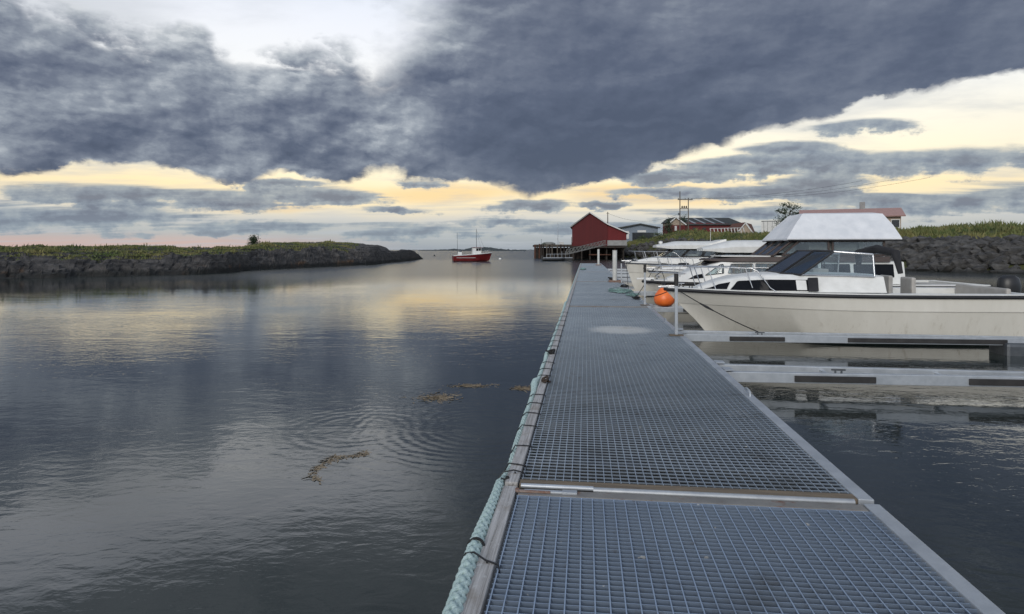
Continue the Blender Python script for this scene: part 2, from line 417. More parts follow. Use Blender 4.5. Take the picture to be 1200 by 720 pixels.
# ------------------------------------------------------------------ shared ground materials
def rock_mat(name, c1, c2, wet=.5, lichen=True):
    m, g, b = new_mat(name)
    p = g.new('ShaderNodeNewGeometry').outputs['Position']; z = g.sep(p)[2]
    n1 = g.noise(g.mapping(p, (1, 1, 2.2), (0, 0, 0), (.2, .35, 0)), 1.1, 8, .65, .4)
    n2 = g.noise(p, 5., 6, .65)
    c = g.mix(g.lin(n1, .35, .65), c4(c1), c4(c2))
    c = g.mix(g.m('MULTIPLY', g.sstep(n2, .55, .7), .35), c, (.13, .125, .12, 1))
    if lichen:
        n3 = g.noise(p, .35, 4, .6)
        k = g.m('MULTIPLY', g.m('MULTIPLY', g.sstep(n3, .56, .66), g.sstep(z, .9, .3)), .8)
        c = g.mix(k, c, (.16, .075, .025, 1))
    tide = g.sstep(g.m('ADD', z, g.m('MULTIPLY', n2, .5)), wet + .35, wet)      # weed-dark tide line
    c = g.mix(g.m('MULTIPLY', tide, .85), c, (.012, .013, .011, 1))
    g.put(b.inputs['Base Color'], c); b.inputs['Roughness'].default_value = .85
    bn = g.new('ShaderNodeBump'); bn.inputs['Distance'].default_value = .25; bn.inputs['Strength'].default_value = 1
    g.l.new(g.noise(g.mapping(p, (1, 1, 2.5)), 2.2, 8, .7), bn.inputs['Height']); g.l.new(bn.outputs[0], b.inputs['Normal'])
    return m
M_rock = rock_mat('shore_rock', (.016, .015, .015), (.105, .096, .088))
M_riprap = rock_mat('riprap_rock', (.02, .019, .019), (.125, .12, .112), wet=.3, lichen=False)
M_soil = pmat('grassy_soil', (.045, .06, .018), (.085, .085, .03), scale=.8, rough=.95, bump=.05)
M_grassa = pmat('grass_green', (.075, .115, .030), (.22, .195, .075), scale=.45, rough=.8)
M_grassb = pmat('grass_dark', (.045, .08, .022), (.13, .13, .048), scale=.45, rough=.8)

def grass_blades(m, pts, h, w, n):
    for p in pts:
        for _ in range(n):
            a = random.uniform(0, 2 * PI); hh = h * random.uniform(.5, 1.3); ww = w * random.uniform(.6, 1.3)
            q = Vector(p) + Vector((random.uniform(-.25, .25), random.uniform(-.25, .25), -.05))
            s = Vector((math.cos(a), math.sin(a), 0)) * ww
            ln = Vector((random.uniform(-1, 1), random.uniform(-1, 1), 0)) * hh * .45
            m.add([q - s, q + s, q + ln * .4 + Vector((0, 0, hh * .65)) + s * .6, q + ln + Vector((0, 0, hh)), q + ln * .4 + Vector((0, 0, hh * .65)) - s * .6],
                  [(0, 1, 2, 3, 4)])

# ------------------------------------------------------------------ rocky islet on the left
ISH = [(-260, 338), (-120, 331), (20, 327), (140, 324), (225, 322), (258, 320.5), (290, 316.8), (330, 315), (380, 312.5), (430, 310.5), (452, 308.5), (472, 306.5), (494, 304)]
IRG = [(-260, 291), (-120, 290), (20, 289), (140, 290), (200, 291), (240, 289.3), (262, 286.6), (294, 284.2), (370, 284.4), (405, 285.8), (428, 287.4), (441, 290.2), (450, 293.6), (458, 293.6), (467, 292.8), (482, 294), (489, 298), (494, 304)]
def isle_h(px, t):            # returns world point; t 0 at the shore, 1 on the ridge, 2 on the far shore
    Ys = 1440 / (interp(ISH, px) - HZ)
    wid = interp([(-260, 14), (240, 22), (330, 26), (420, 22), (450, 14), (494, 3)], px)
    Yr = Ys + wid
    zr = max(.15, wz(interp(IRG, px), Yr) + .28 * mn.noise(Vector((px * .035, 3, 0))) + .12 * mn.noise(Vector((px * .11, 5, 0))))
    if t <= 1:
        Y = Ys + wid * t
        fr = interp([(0, -.35), (.03, .12), (.07, .34), (.12, .50), (.17, .58), (.5, .80), (.8, .95), (1, 1)], t) if px < 400 else lerp(interp([(0, -.35), (.03, .12), (.07, .34), (.12, .50), (.17, .58), (.5, .80), (.8, .95), (1, 1)], t), interp([(0, -.35), (.03, .2), (.10, .5), (.2, .7), (.35, .82), (.6, .93), (1, 1)], t), ss(400, 430, px))
    else:
        Y = Yr + wid * (t - 1); fr = interp([(1, 1), (1.5, .7), (2, -.4)], t)
    return wx(px, Ys + (Y - Ys) * .55), Y, zr * fr
im = MB(); NI, NJ = 420, 64; isle_top = []
for i in range(NI + 1):
    px = lerp(-260, 494, i / NI)
    for j in range(NJ + 1):
        t = 2 * (j / NJ) ** 1.35
        X, Y, Z = isle_h(px, t)
        amp = interp([(0, .8), (.12, 1.0), (.22, .55), (.45, .28), (1, .12), (2, .4)], t)
        amp2 = amp if px < 425 else amp * interp([(425, 1), (494, .55)], px)
        v = Vector((X, Y * .8, 0))
        d = (mn.fractal(v * .22, 1.0, 2.0, 5) * .85 - abs(mn.noise(v * .45 + Vector((5, 0, 0)))) * .9 + .2 - abs(mn.noise(v * 1.3)) * .5 + .12 + mn.noise(v * 2.6) * .2)
        step = round((Z + d * amp2) * 3.2) / 3.2                    # ledges
        Z2 = lerp(Z + d * amp2, step, .45 if t < .5 else .12)
        if .15 < t < 1.25 and px < 412 and i % 1 == 0: isle_top.append((X, Y, Z2, px, t))
        im.v.append((X + mn.noise(v * .5 + Vector((9, 9, 9))) * .5, Y, Z2))
for i in range(NI):
    for j in range(NJ):
        a = i * (NJ + 1) + j; im.f.append((a, a + NJ + 1, a + NJ + 2, a + 1))
isle = im.build('island', M_rock); tag(isle, kind='structure')
gm, gm2 = MB(), MB()
random.seed(3)
for (X, Y, Z, px, t) in isle_top:
    dens = ss(.18, .30, t + .14 * mn.noise(Vector((X * .15, Y * .15, 1)))) * (1 if px < 390 else ss(412, 390, px))
    bare = mn.noise(Vector((X * .22, Y * .16, 8))) > .24 + .3 * ss(.3, .7, t)
    if not bare and random.random() < dens * .9:
        patch = mn.noise(Vector((X * .3, Y * .3, 4)))
        grass_blades(gm if patch > -.1 else gm2, [(X, Y, Z)], .15 + .16 * max(-.3, patch) + (.25 if random.random() < .012 else 0), .06, 5)
tag(gm.build('island_grass', M_grassa), kind='stuff')
tag(gm2.build('island_heather', M_grassb), kind='stuff')

# ------------------------------------------------------------------ low islands on the horizon
M_far = pmat('far_land', (.032, .042, .048), (.05, .062, .062), scale=.02, rough=1)
def far_isle(prof, Y):
    m = MB(); secs = []
    for i in range(161):
        px = lerp(prof[0][0], prof[-1][0], i / 160)
        h = max(0.05, (HZ - interp(prof, px)) / FP * Y + EYE + (mn.noise(Vector((px * .35, 0, 2))) * 1.2 + mn.noise(Vector((px * 1.3, 0, 7))) * .8) * (Y / 1200))
        X = wx(px, Y)
        secs.append([(X, Y - 40, -1), (X, Y - 30, h * .35), (X, Y, h), (X, Y + 60, h * .6), (X, Y + 120, -1)])
    m.loft(secs, closed=False)
    return tag(m.build('far_island', M_far), kind='structure')
far_isle([(492, 293.4), (510, 293), (526, 292.3), (532, 291.6), (538, 292.4), (560, 292.8), (575, 293.4)], 1500)
far_isle([(540, 293.4), (547, 291.6), (552, 290.6), (558, 290.6), (562, 291.2), (568, 289.8), (574, 290), (582, 291.4), (592, 292.3), (604, 293), (616, 293.4)], 1150)
far_isle([(430, 293.6), (480, 293.1), (560, 292.7), (640, 292.8), (720, 292.6)], 3800)

# ------------------------------------------------------------------ bank with riprap and grass on the right
SHR = [(655, 158), (690, 152), (735, 142), (775, 122), (830, 96), (900, 78), (1000, 64), (1120, 55), (1300, 47), (1500, 42)]   # bearing px, distance of the shore
CRS = [(655, 2.6), (690, 3.0), (735, 4.2), (760, 5.2), (785, 6.0), (830, 5.0), (900, 4.3), (1000, 4.3), (1500, 4.4)]           # height of the grassy crest
def bank_pt(px, s):             # s metres behind the shoreline
    Y0 = interp(SHR, px); k = interp(CRS, px) / 5.0
    z = k * interp([(0, -.6), (1.2, .5), (4.5, 2.5), (7, 3.2), (10, 3.5), (16, 4.4), (24, 5.0), (60, 5.6), (140, 6.6), (400, 8)], s)
    return Vector((wx(px, Y0) + s * .32, Y0 + s * .95, z))
bk = MB(); SS = [0, .6, 1.2, 2.5, 3.5, 4.5, 6, 7, 8.5, 10, 12, 14, 16, 18, 20, 22, 24, 28, 34, 45, 60, 90, 140, 240, 400]
NB = 260
for i in range(NB + 1):
    px = lerp(655, 1500, (i / NB) ** 1.3)
    for s in SS:
        p = bank_pt(px, s)
        p.z += mn.fractal(Vector((p.x * .25, p.y * .25, 0)), 1, 2, 4) * (.5 if s < 60 else .2)
        bk.v.append(tuple(p))
for i in range(NB):
    for j in range(len(SS) - 1):
        a = i * len(SS) + j; bk.f.append((a, a + len(SS), a + len(SS) + 1, a + 1))
tag(bk.build('bank', M_soil, smooth=60), kind='structure')
rr = MB(); random.seed(11)
for i in range(1500):
    px = 655 + 845 * random.random() ** 1.6
    s = random.uniform(-.3, 8.2)
    p = bank_pt(px, max(0, s)); r = random.uniform(.35, .85) * (1.15 if s < 4 else .9)
    rr.blob(p + Vector((0, 0, r * .15)), r, seed=i, amp=.32, sub=1, sq=(1.2, .9, .75), rz=random.uniform(0, 6))
tag(rr.build('riprap', M_riprap), kind='stuff')
bg1, bg2 = MB(), MB(); random.seed(12)
for i in range(9000):
    px = 690 + 760 * random.random() ** 1.5
    s = random.uniform(7.0, 30) if random.random() < .85 else random.uniform(30, 60)
    p = bank_pt(px, s); p.z += mn.fractal(Vector((p.x * .25, p.y * .25, 0)), 1, 2, 4) * .5
    patch = mn.noise(Vector((p.x * .12, p.y * .12, 3)))
    grass_blades(bg1 if patch > random.uniform(-.25, .1) else bg2, [p], (.30 + .45 * max(0, patch)) * random.choice((.7, 1, 1, 1.7)), .09, 5)
tag(bg1.build('bank_grass', M_grassa), kind='stuff')
tag(bg2.build('bank_scrub', M_grassb), kind='stuff')
# ------------------------------------------------------------------ the dock
ANG = math.atan(.1194); CA, SA = math.cos(ANG), math.sin(ANG)
DK = .35                         # deck height over the water
DW = 2.454                       # deck width
def D(u, v, z=DK): return Vector((-.569 + u * CA + v * SA, -u * SA + v * CA, z))
def dxf(p): return D(p.x, p.y, p.z)
def dock_at(u, v, z, name, label, cat, group=None): return empty(name, D(u, v, z), -ANG, label, cat, group)   # local x across, y along

def steel(name, c1, c2, rust=0.0, rough=.42, metal=.75, scale=5.):
    m, g, b = new_mat(name)
    co = g.new('ShaderNodeNewGeometry').outputs['Position']
    n = g.noise(co, scale, 6, .65); n2 = g.noise(co, 1.7, 5, .6)
    c = g.mix(g.lin(n, .3, .7), c4(c1), c4(c2))
    if rust:
        k = g.m('MULTIPLY', g.sstep(g.noise(co, 6., 6, .7), .60 - rust * .12, .68), .9)
        c = g.mix(k, c, (.15, .055, .022, 1)); g.put(b.inputs['Metallic'], g.m('MULTIPLY', g.m('SUBTRACT', 1.0, k), metal))
    else: b.inputs['Metallic'].default_value = metal
    g.put(b.inputs['Base Color'], c)
    g.put(b.inputs['Roughness'], g.lin(n2, .3, .7, rough - .08, rough + .16))
    return m
M_galv = steel('galvanised_steel', (.52, .55, .58), (.38, .41, .44), metal=.5)
M_galv_old = steel('weathered_steel', (.30, .29, .27), (.20, .19, .18), rust=.6, rough=.6, metal=.4)
M_galv_dark = steel('dark_steel', (.10, .11, .12), (.16, .17, .18), rough=.5)
M_rubber = pmat('black_rubber', (.018, .017, .017), (.035, .033, .032), rough=.6)
M_float = pmat('float_plastic', (.012, .014, .016), (.022, .024, .026), rough=.55)
M_black = pmat('black_plastic', (.012, .012, .013), (.02, .02, .021), rough=.4)
M_alu = pmat('pale_aluminium', (.46, .48, .49), (.36, .38, .40), scale=9, rough=.45, metal=.5)

def grating_mat(name, c1, c2, spot=None):
    m, g, b = new_mat(name)
    p = g.new('ShaderNodeNewGeometry').outputs['Position']; x, y, z = g.sep(p)
    n = g.noise(p, 2.2, 6, .65); n2 = g.noise(p, 9., 5, .65)
    c = g.mix(g.lin(n, .3, .7), c4(c1), c4(c2))
    vv = g.m('ADD', g.m('MULTIPLY', x, SA), g.m('MULTIPLY', y, CA))                   # metre along the dock: panels of a metre differ a little
    wn = g.new('ShaderNodeTexWhiteNoise'); wn.noise_dimensions = '1D'; g.l.new(g.m('FLOOR', g.m('DIVIDE', vv, 1.17)), wn.inputs['W'])
    c = g.mix(g.m('MULTIPLY', wn.outputs[0], .30), c, (c2[0] * .55, c2[1] * .58, c2[2] * .6, 1))
    nz = g.sep(g.new('ShaderNodeNewGeometry').outputs['Normal'])[2]                   # upward faces keep the base tone, steep side faces mix darker
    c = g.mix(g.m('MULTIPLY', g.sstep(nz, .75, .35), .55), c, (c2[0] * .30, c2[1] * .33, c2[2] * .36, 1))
    c = g.mix(g.m('MULTIPLY', g.sstep(g.noise(p, 17., 2, .5), .735, .76), .8), c, (.75, .75, .72, 1))   # gull droppings
    c = g.mix(g.m('MULTIPLY', g.sstep(g.noise(p, 1.1, 4, .6), .60, .72), .45), c, (.12, .115, .095, 1))  # silt
    c = g.mix(g.m('MULTIPLY', g.sstep(n2, .58, .72), .4), c, (.13, .10, .075, 1))      # brown dirt
    if spot:                                                                          # worn pale round patch
        cx, cy, r = spot
        dd = g.m('SQRT', g.m('ADD', g.m('POWER', g.m('SUBTRACT', x, cx), 2.), g.m('POWER', g.m('SUBTRACT', y, cy), 2.)))
        k = g.m('MULTIPLY', g.sstep(g.m('ADD', dd, g.m('MULTIPLY', g.m('SUBTRACT', n2, .5), .45)), r + .08, r - .34), .36)
        c = g.mix(k, c, (.72, .71, .68, 1)); g.put(b.inputs['Metallic'], g.m('SUBTRACT', .6, g.m('MULTIPLY', k, .6)))
        g.put(b.inputs['Roughness'], g.lin(k, 0., 1., .42, .8))
    else:
        b.inputs['Metallic'].default_value = .6; b.inputs['Roughness'].default_value = .42
    g.put(b.inputs['Base Color'], c)
    return m
_sp = D(1.30, 12.95)
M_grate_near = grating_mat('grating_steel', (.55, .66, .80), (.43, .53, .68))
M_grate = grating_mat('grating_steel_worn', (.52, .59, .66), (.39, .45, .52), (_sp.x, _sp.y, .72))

def plank_mat():
    m, g, b = new_mat('weathered_plank')
    co = g.new('ShaderNodeTexCoord').outputs['Object']
    gr = g.noise(g.mapping(co, (60, 1.6, 60)), 1., 6, .65, .6)
    bl = g.noise(co, 3.2, 5, .6); sp = g.noise(co, 26., 4, .6)
    c = g.ramp(gr, [(.3, (.17, .16, .15, 1)), (.5, (.38, .37, .36, 1)), (.7, (.52, .51, .50, 1))])
    c = g.mix(g.m('MULTIPLY', g.sstep(bl, .52, .68), .55), c, (.20, .165, .13, 1))
    c = g.mix(g.m('MULTIPLY', g.sstep(sp, .6, .7), .5), c, (.55, .56, .55, 1))
    g.put(b.inputs['Base Color'], c); b.inputs['Roughness'].default_value = .85
    bn = g.new('ShaderNodeBump'); bn.inputs['Distance'].default_value = .006
    g.l.new(g.m('ADD', gr, g.m('MULTIPLY', sp, .4)), bn.inputs['Height']); g.l.new(bn.outputs[0], b.inputs['Normal'])
    return m
M_plank = plank_mat()
M_beam_brown = pmat('brown_timber', (.20, .155, .105), (.12, .095, .07), scale=3, stretch=(1, 12, 12), rough=.85, bump=.004)

EDGE = .093                      # width of the edge plank
SEAMS = [(-2.2, 4.30), (4.36, 18.1), (18.2, 32.2), (32.3, 46.4), (46.5, 60.6), (60.7, 75.5)]
def dock_section(i, v0, v1, label, group=None):
    r = dock_at(0, v0, 0, 'dock_section', label, 'dock', group)
    L = v1 - v0
    g = MB(); top = DK - .004
    u0, u1 = EDGE + .012, DW - .10
    e0 = .10 if i else .02; e1 = .16
    if i == 0: e1 = .115
    a, b = e0 + .01, L - e1
    if i == 0:                   # bearing bars across, thin rods along
        k = 0; y = b - .02
        while y > a + .3:
            g.box(((u0 + u1) / 2, y, top - .019), (u1 - u0, .0035, .034)); y -= .047
        x = u0 + .012
        while x < u1: g.box((x, (a + b) / 2, top - .003), (.0065, b - a, .007)); x += .0705
    else:                        # bearing bars along, rods across
        x = u0 + .01; near = v0 < 20
        while x < u1: g.box((x, (a + b) / 2, top - .015), (.006, b - a, .03)); x += .0585 if near else .0585
        y = a + .03
        while y < b: g.box(((u0 + u1) / 2, y, top - .001), (u1 - u0, .0085, .008)); y += .067
    if i == 0: g.box(((u0 + u1) / 2, b - .004, top - .016), (u1 - u0, .008, .035))
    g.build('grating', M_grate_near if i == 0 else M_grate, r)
    pl = MB()                    # left edge plank: lengths of board butted end to end
    n = max(1, round(L / 4.6))
    for q in range(n):
        y0, y1 = L * q / n + .004, L * (q + 1) / n - .004
        pl.box((EDGE / 2, (y0 + y1) / 2, DK - .055), (EDGE, y1 - y0, .14 + .003 * math.sin(q * 2.1)))
    pl.build('edge_plank', M_plank, r, bevel=.008)
    MB().box((DW - .05, L / 2, DK - .07), (.10, L - .01, .15)).build('edge_beam', M_galv, r, bevel=.006)
    cb = MB()
    if i: cb.box((DW / 2, .05, DK - .012), (DW - 2 * EDGE - .02, .09, .035))
    cb2 = MB(); cb2.box((DW / 2, L - e1 / 2, DK - .016), (DW - .22, e1 - .02, .03))
    if i: cb.build('end_beam', M_beam_brown if i == 1 else M_galv_old, r, bevel=.005)
    cb2.build('end_beam', M_galv_old, r, bevel=.004)
    sb = MB()                    # steel joists under the grating
    y = .6
    while y < L: sb.box((DW / 2, y, DK - .10), (DW - .22, .06, .12)); y += 1.15
    sb.build('joist', M_galv_dark, r)
    y = 1.0
    while y < L - 1:
        MB().box((DW / 2, y + .6, .02), (DW - .3, 1.9, .36)).build('float', M_float, r, bevel=.04); y += 3.0
    return r
labs = ['nearest dock section with blue-grey grating of wide cells, at the viewer\'s feet', 'second dock section of worn grey grating with a pale round patch, past the seam',
        'third dock section, with the white pile and teal ropes on it', None, None, None]
for i, (v0, v1) in enumerate(SEAMS):
    dock_section(i, v0, v1, labs[i] or 'far grey grating dock section beyond the white pile', None if labs[i] else 'far dock sections')

# hinge hardware in the first seam
t = dock_at(0, 4.28, 0, 'hinge', 'steel hinge plate with rusty edge in the dock seam beside the plank', 'hinge')
MB().box((.30, -.03, DK + .004), (.30, .035, .012)).box((.46, -.03, DK + .004), (.10, .05, .018)).build('plate', M_galv, t, bevel=.003)
MB().tube([(.12, .05, DK + .006), (.62, .05, DK + .006)], .017, 10).build('hinge_pin', M_galv, t, smooth=50)
M_rust = pmat('rusty_iron', (.16, .06, .028), (.28, .22, .19), scale=22, rough=.85, bump=.004)
MB().box((.20, -.045, DK + .006), (.26, .02, .012)).box((.10, -.035, DK + .007), (.03, .05, .014)).build('rusty_strap', M_rust, t, bevel=.003)
t = dock_at(0, 4.33, 0, 'seam_pipe', 'long pale pipe lying in the gap between the two nearest dock sections', 'pipe')
MB().tube([(.62, .0, DK - .005), (DW - .14, .0, DK - .005)], .022, 10).build('pipe', M_alu, t, smooth=50)

# ------------------------------------------------------------------ mooring rope along the left edge
def rope_mat(name, c1, c2):
    return pmat(name, c1, c2, scale=26, rough=.9, bump=.006, bscale=150)
M_mint = rope_mat('mint_rope', (.50, .62, .60), (.36, .48, .465))
M_teal = rope_mat('teal_rope', (.13, .27, .25), (.33, .44, .41))
M_blackrope = rope_mat('black_rope', (.014, .014, .015), (.03, .03, .03))
RP = [(2.0, -.034, .345, .050), (2.8, -.034, .35, .048), (3.3, -.036, .352, .044), (3.8, -.037, .35, .040), (4.15, -.040, .34, .038), (4.42, -.046, .325, .036), (4.62, -.030, .30, .030), (4.85, -.022, .27, .028),
      (5.3, -.030, .30, .030), (6.2, -.034, .315, .031), (7.0, -.034, .32, .031), (7.3, -.038, .32, .036), (7.6, -.060, .345, .045), (7.75, -.050, .35, .045), (7.95, -.034, .325, .031), (9.3, -.034, .325, .031),
      (9.6, -.045, .33, .036), (9.85, -.045, .345, .036), (10.1, -.034, .325, .03), (13, -.034, .33, .03), (17, -.034, .335, .03), (19, -.05, .35, .04), (20, -.03, .33, .026), (26, -.03, .33, .028), (40, -.03, .34, .03), (60, -.03, .34, .03), (75, -.03, .34, .03)]
def rope_c(v):
    return tuple(interp([(q[0], q[k]) for q in RP], v) for k in (1, 2, 3))
def braided(m, path, pitch, n=6, strands=8, wob=0.0):        # path: list of (point, radius)
    m.tube([q[0] for q in path], [q[1] * .62 for q in path], n)
    for s in range(strands):
        pts = []; rs = []; ph = 2 * PI * (s // 2) / 4 + (s % 2) * .4; hand = 1 if s % 2 else -1
        acc = 0
        for i, (p, r) in enumerate(path):
            p = Vector(p)
            if i: acc += (p - Vector(path[i - 1][0])).length
            t = (Vector(path[min(i + 1, len(path) - 1)][0]) - Vector(path[max(i - 1, 0)][0])).normalized()
            a = t.cross(Vector((0, 0, 1))); a = a.normalized() if a.length > 1e-4 else Vector((1, 0, 0)); b = a.cross(t)
            th = ph + hand * 2 * PI * acc / pitch
            pts.append(p + (a * math.cos(th) + b * math.sin(th)) * r * (.66 + .10 * math.sin(4 * th + hand * 1.57))); rs.append(r * .33)
        m.tube(pts, rs, n)
rp = MB(); path = []; v = 2.0
while v < 75:
    u, z, r = rope_c(v)
    jig = mn.noise(Vector((v * 1.3, 0, 3))) * .012
    path.append((D(u + jig, v, z + mn.noise(Vector((v * 1.1, 4, 0))) * .010), r))
    v += .018 if v < 11 else (.05 if v < 20 else .16)
near = [q for q in path if q[0].y < 19]; far_ = [q for q in path if q[0].y >= 18.8]
braided(rp, near, .30, 7)
rp.tube([q[0] for q in far_], [q[1] for q in far_], 6)
tag(rp.build('mooring_rope', M_mint, smooth=70), 'thick mint green braided rope lashed along the dock\'s left edge', 'rope')

def cable_tie(v, label, group=None, skew=0.0, slack=0.0):
    m = MB(); u, z, r = rope_c(v)
    P = [(EDGE + .03, -skew, DK - .03), (EDGE + .025, -skew, DK + .018), (EDGE * .5, -skew * .5, DK + .022 + slack), (u + .4 * r, 0, max(z + r, DK + .016) + .006 + slack * .6), (u - r * .7, skew * .5, z + r * .8), (u - r * 1.12, skew, z), (u - r * .6, skew, z - r * .95), (u + r * .6, skew * .5, z - r * 1.1), (.004, 0, z - r * 1.1 - .01)]
    m.tube([D(p[0], v + p[1], p[2]) for p in P], .0052, 6)
    m.box(D(EDGE * .6, v - skew * .6, DK + .022), (.011, .012, .009), -ANG)
    return tag(m.build('cable_tie', M_black, smooth=60), label, 'cable tie', group)
cable_tie(3.26, 'black cable tie nearest the viewer, arched over plank and rope', skew=.04, slack=.006)
cable_tie(4.50, 'black cable tie looped loosely at the kink of the mint rope by the dock seam', skew=-.05, slack=.02)
for k, v in enumerate([4.72, 5.15, 5.75, 6.2, 6.6, 6.98, 8.05, 8.5, 9.0, 10.5, 11.1, 11.8, 12.6, 13.4, 14.3, 15.2, 16.2]):
    cable_tie(v, 'black cable tie crossing the weathered edge plank', 'black cable ties on the edge plank', skew=random.uniform(-.02, .03))
# short black lashing round the rope itself
u, z, r = rope_c(3.42); m = MB()
m.tube([D(u + r * 1.1 * math.cos(a), 3.42 + .012 * math.sin(a), z + r * 1.1 * math.sin(a)) for a in [2 * PI * k / 16 for k in range(17)]], .008, 6)
tag(m.build('rope_lashing', M_blackrope, smooth=60), 'short black lashing round the mint rope just past the nearest cable tie', 'lashing')

def knot(v, name, label, mat, n, spread, r, z0=DK + .03, seed=1, u0=.03):
    rng = random.Random(seed); m = MB(); pts = []
    for k in range(n):
        a = k * 1.9 + rng.uniform(-.5, .5); rad = spread * rng.uniform(.35, 1.0)
        pts.append(Vector((u0 + rad * math.cos(a) * .8, v + rad * math.sin(a), z0 + rng.uniform(-.015, .05))))
    sm = []
    for i in range(len(pts) - 1):
        p0, p1, p2, p3 = pts[max(i - 1, 0)], pts[i], pts[i + 1], pts[min(i + 2, len(pts) - 1)]
        for q in range(6):
            t = q / 6
            sm.append(.5 * ((2 * p1) + (p2 - p0) * t + (2 * p0 - 5 * p1 + 4 * p2 - p3) * t * t + (3 * p1 - p0 - 3 * p2 + p3) * t ** 3))
    m.tube([D(p.x, p.y, max(p.z, (DK + .012 + r) if p.x > 0 else .2)) for p in sm], r, 7)
    return tag(m.build(name, mat, smooth=60), label, 'knot')
knot(9.75, 'rope_knot', 'black rope knotted in loops over the edge plank', M_blackrope, 12, .12, .012, seed=4)
knot(7.66, 'rope_knot', 'rusty brown strap and knot over the edge plank where the mint rope bulges', pmat('brown_strap', (.07, .045, .03), (.03, .025, .022), scale=20, rough=.9), 9, .10, .013, seed=8, u0=.06)
knot(4.44, 'rope_knot', 'black frayed knot tucked under the kink of the mint rope', M_blackrope, 8, .04, .008, z0=.30, seed=5, u0=-.01)

# ------------------------------------------------------------------ mooring booms on the right
def boom(v, label, group=None, L=6.6, far=False):
    r = dock_at(DW, v, 0, 'mooring_boom', label, 'boom', group)
    zt = DK - .03
    a = (Vector((.02, -.29, zt - .07)), Vector((L, -.10, zt - .07))); b = (Vector((.02, .27, zt - .07)), Vector((L, .10, zt - .07)))
    MB().bar(a[0], a[1], .09, .14).build('tube', M_galv, r, bevel=.008)
    MB().bar(b[0], b[1], .09, .14).build('tube', M_galv, r, bevel=.008)
    if far: return r
    for (p0, p1), sg in ((a, -1), (b, 1)):
        for t0, t1 in ((.14, .30), (.48, .92)):
            q0 = p0.lerp(p1, t0); q1 = p0.lerp(p1, t1); o = Vector((0, sg * .059, -.005))
            MB().bar(q0 + o, q1 + o, .026, .085).build('rubber_strip', M_rubber, r, bevel=.006)
    for t in (.22, .45, .68, .9): MB().bar(a[0].lerp(a[1], t) + Vector((0, .047, 0)), b[0].lerp(b[1], t) - Vector((0, .047, 0)), .05, .06).build('cross_brace', M_galv, r)
    MB().prism([(.005, -.40, zt + .02), (.13, -.36, zt + .02), (.13, -.18, zt + .02), (.005, -.16, zt + .02)], (0, 0, .02)).build('hinge_plate', M_galv, r, bevel=.004)
    MB().prism([(.005, .36, zt + .02), (.13, .33, zt + .02), (.13, .18, zt + .02), (.005, .16, zt + .02)], (0, 0, .02)).build('hinge_plate', M_galv, r, bevel=.004)
    MB().box((L - .25, 0, .08), (.7, .55, .30)).build('float', M_galv_dark, r, bevel=.06)
    # cleat on top of the near tube
    q = a[0].lerp(a[1], .23) + Vector((0, .0, .075))
    MB().bar(q + Vector((-.09, 0, .04)), q + Vector((.09, 0, .04)), .022, .022).bar(q + Vector((-.04, 0, -.004)), q + Vector((-.04, 0, .035)), .02, .02).bar(q + Vector((.04, 0, -.004)), q + Vector((.04, 0, .035)), .02, .02).build('cleat', M_galv_dark, r)
    return r
boom(9.15, 'nearest galvanised mooring boom, over the empty grey water at right')
boom(12.95, 'galvanised mooring boom alongside the cream motorboat, with black rubber strips')
boom(18.75, 'galvanised mooring boom under the orange buoy')
boom(25.2, 'galvanised mooring boom between the white pilothouse boats', far=True)
for v in (36.5, 42.5, 48.5, 55): boom(v, 'far galvanised mooring boom at an empty berth', 'empty far mooring booms', far=True)

def post(u, v, label, h=1.18, group=None):
    r = dock_at(u, v, DK, 'mooring_post', label, 'post', group)
    MB().box((0, 0, .012), (.26, .17, .02)).build('base_plate', M_beam_brown, r, bevel=.004)
    MB().bar((0, 0, .022), (0, 0, h), .055, .055, up=Vector((0, 1, 0))).build('shaft', M_galv, r, bevel=.006)
    MB().tube([(0, 0, h - .22), (0, 0, h + .012)], .042, 14).build('rubber_sleeve', M_rubber, r, smooth=50)
    return r
post(2.30, 12.17, 'nearest steel mooring post on the dock edge, in front of the cream boat\'s bow')
post(2.32, 18.65, 'steel mooring post left of the orange buoy', 1.2)
post(2.34, 31.0, 'thin distant steel mooring post beside the white pile', 1.2)

def staple(v, label, group=None, u=DW - .05):
    m = MB(); P = [(u, v - .11, DK), (u, v - .10, DK + .045), (u, v - .05, DK + .062), (u, v + .05, DK + .062), (u, v + .10, DK + .045), (u, v + .11, DK)]
    m.tube([D(*p) for p in P], .011, 8)
    return tag(m.build('mooring_ring', M_galv, smooth=60), label, 'mooring ring', group)
staple(7.35, 'low steel mooring loop on the right edge beam short of the nearest boom')
for v in (14.6, 20.6): staple(v, 'small steel mooring loop on the right edge beam among the boats', 'steel mooring loops by the boats')

def pile(u, v, h, label):
    r = dock_at(u, v, -.5, 'guide_pile', label, 'pile')
    m, g, b = new_mat('white_pile')
    MB().tube([(0, 0, 0), (0, 0, h + .5 + DK)], .115, 20).build('shaft', pmat('pile_white', (.66, .66, .63), (.50, .50, .47), scale=3, rough=.6), r, smooth=40)
    MB().tube([(0, 0, h + .5 + DK - .03), (0, 0, h + .5 + DK + .012)], .122, 20).build('cap', pmat('pile_cap', (.5, .5, .48), rough=.6), r, smooth=40)
    fr = MB()
    for sx, sy, dx, dy in ((0, -.26, .62, .06), (0, .26, .62, .06), (-.28, 0, .06, .46), (.28, 0, .06, .46)): fr.box((sx, sy, .5 + DK + .05), (dx, dy, .10))
    fr.build('guide_frame', M_rust, r, bevel=.006)
    return r
pile(2.06, 31.9, 1.62, 'near white round guide pile standing in a rusty frame on the dock')
pile(1.95, 66.0, 1.72, 'far white round guide pile near the end of the dock')

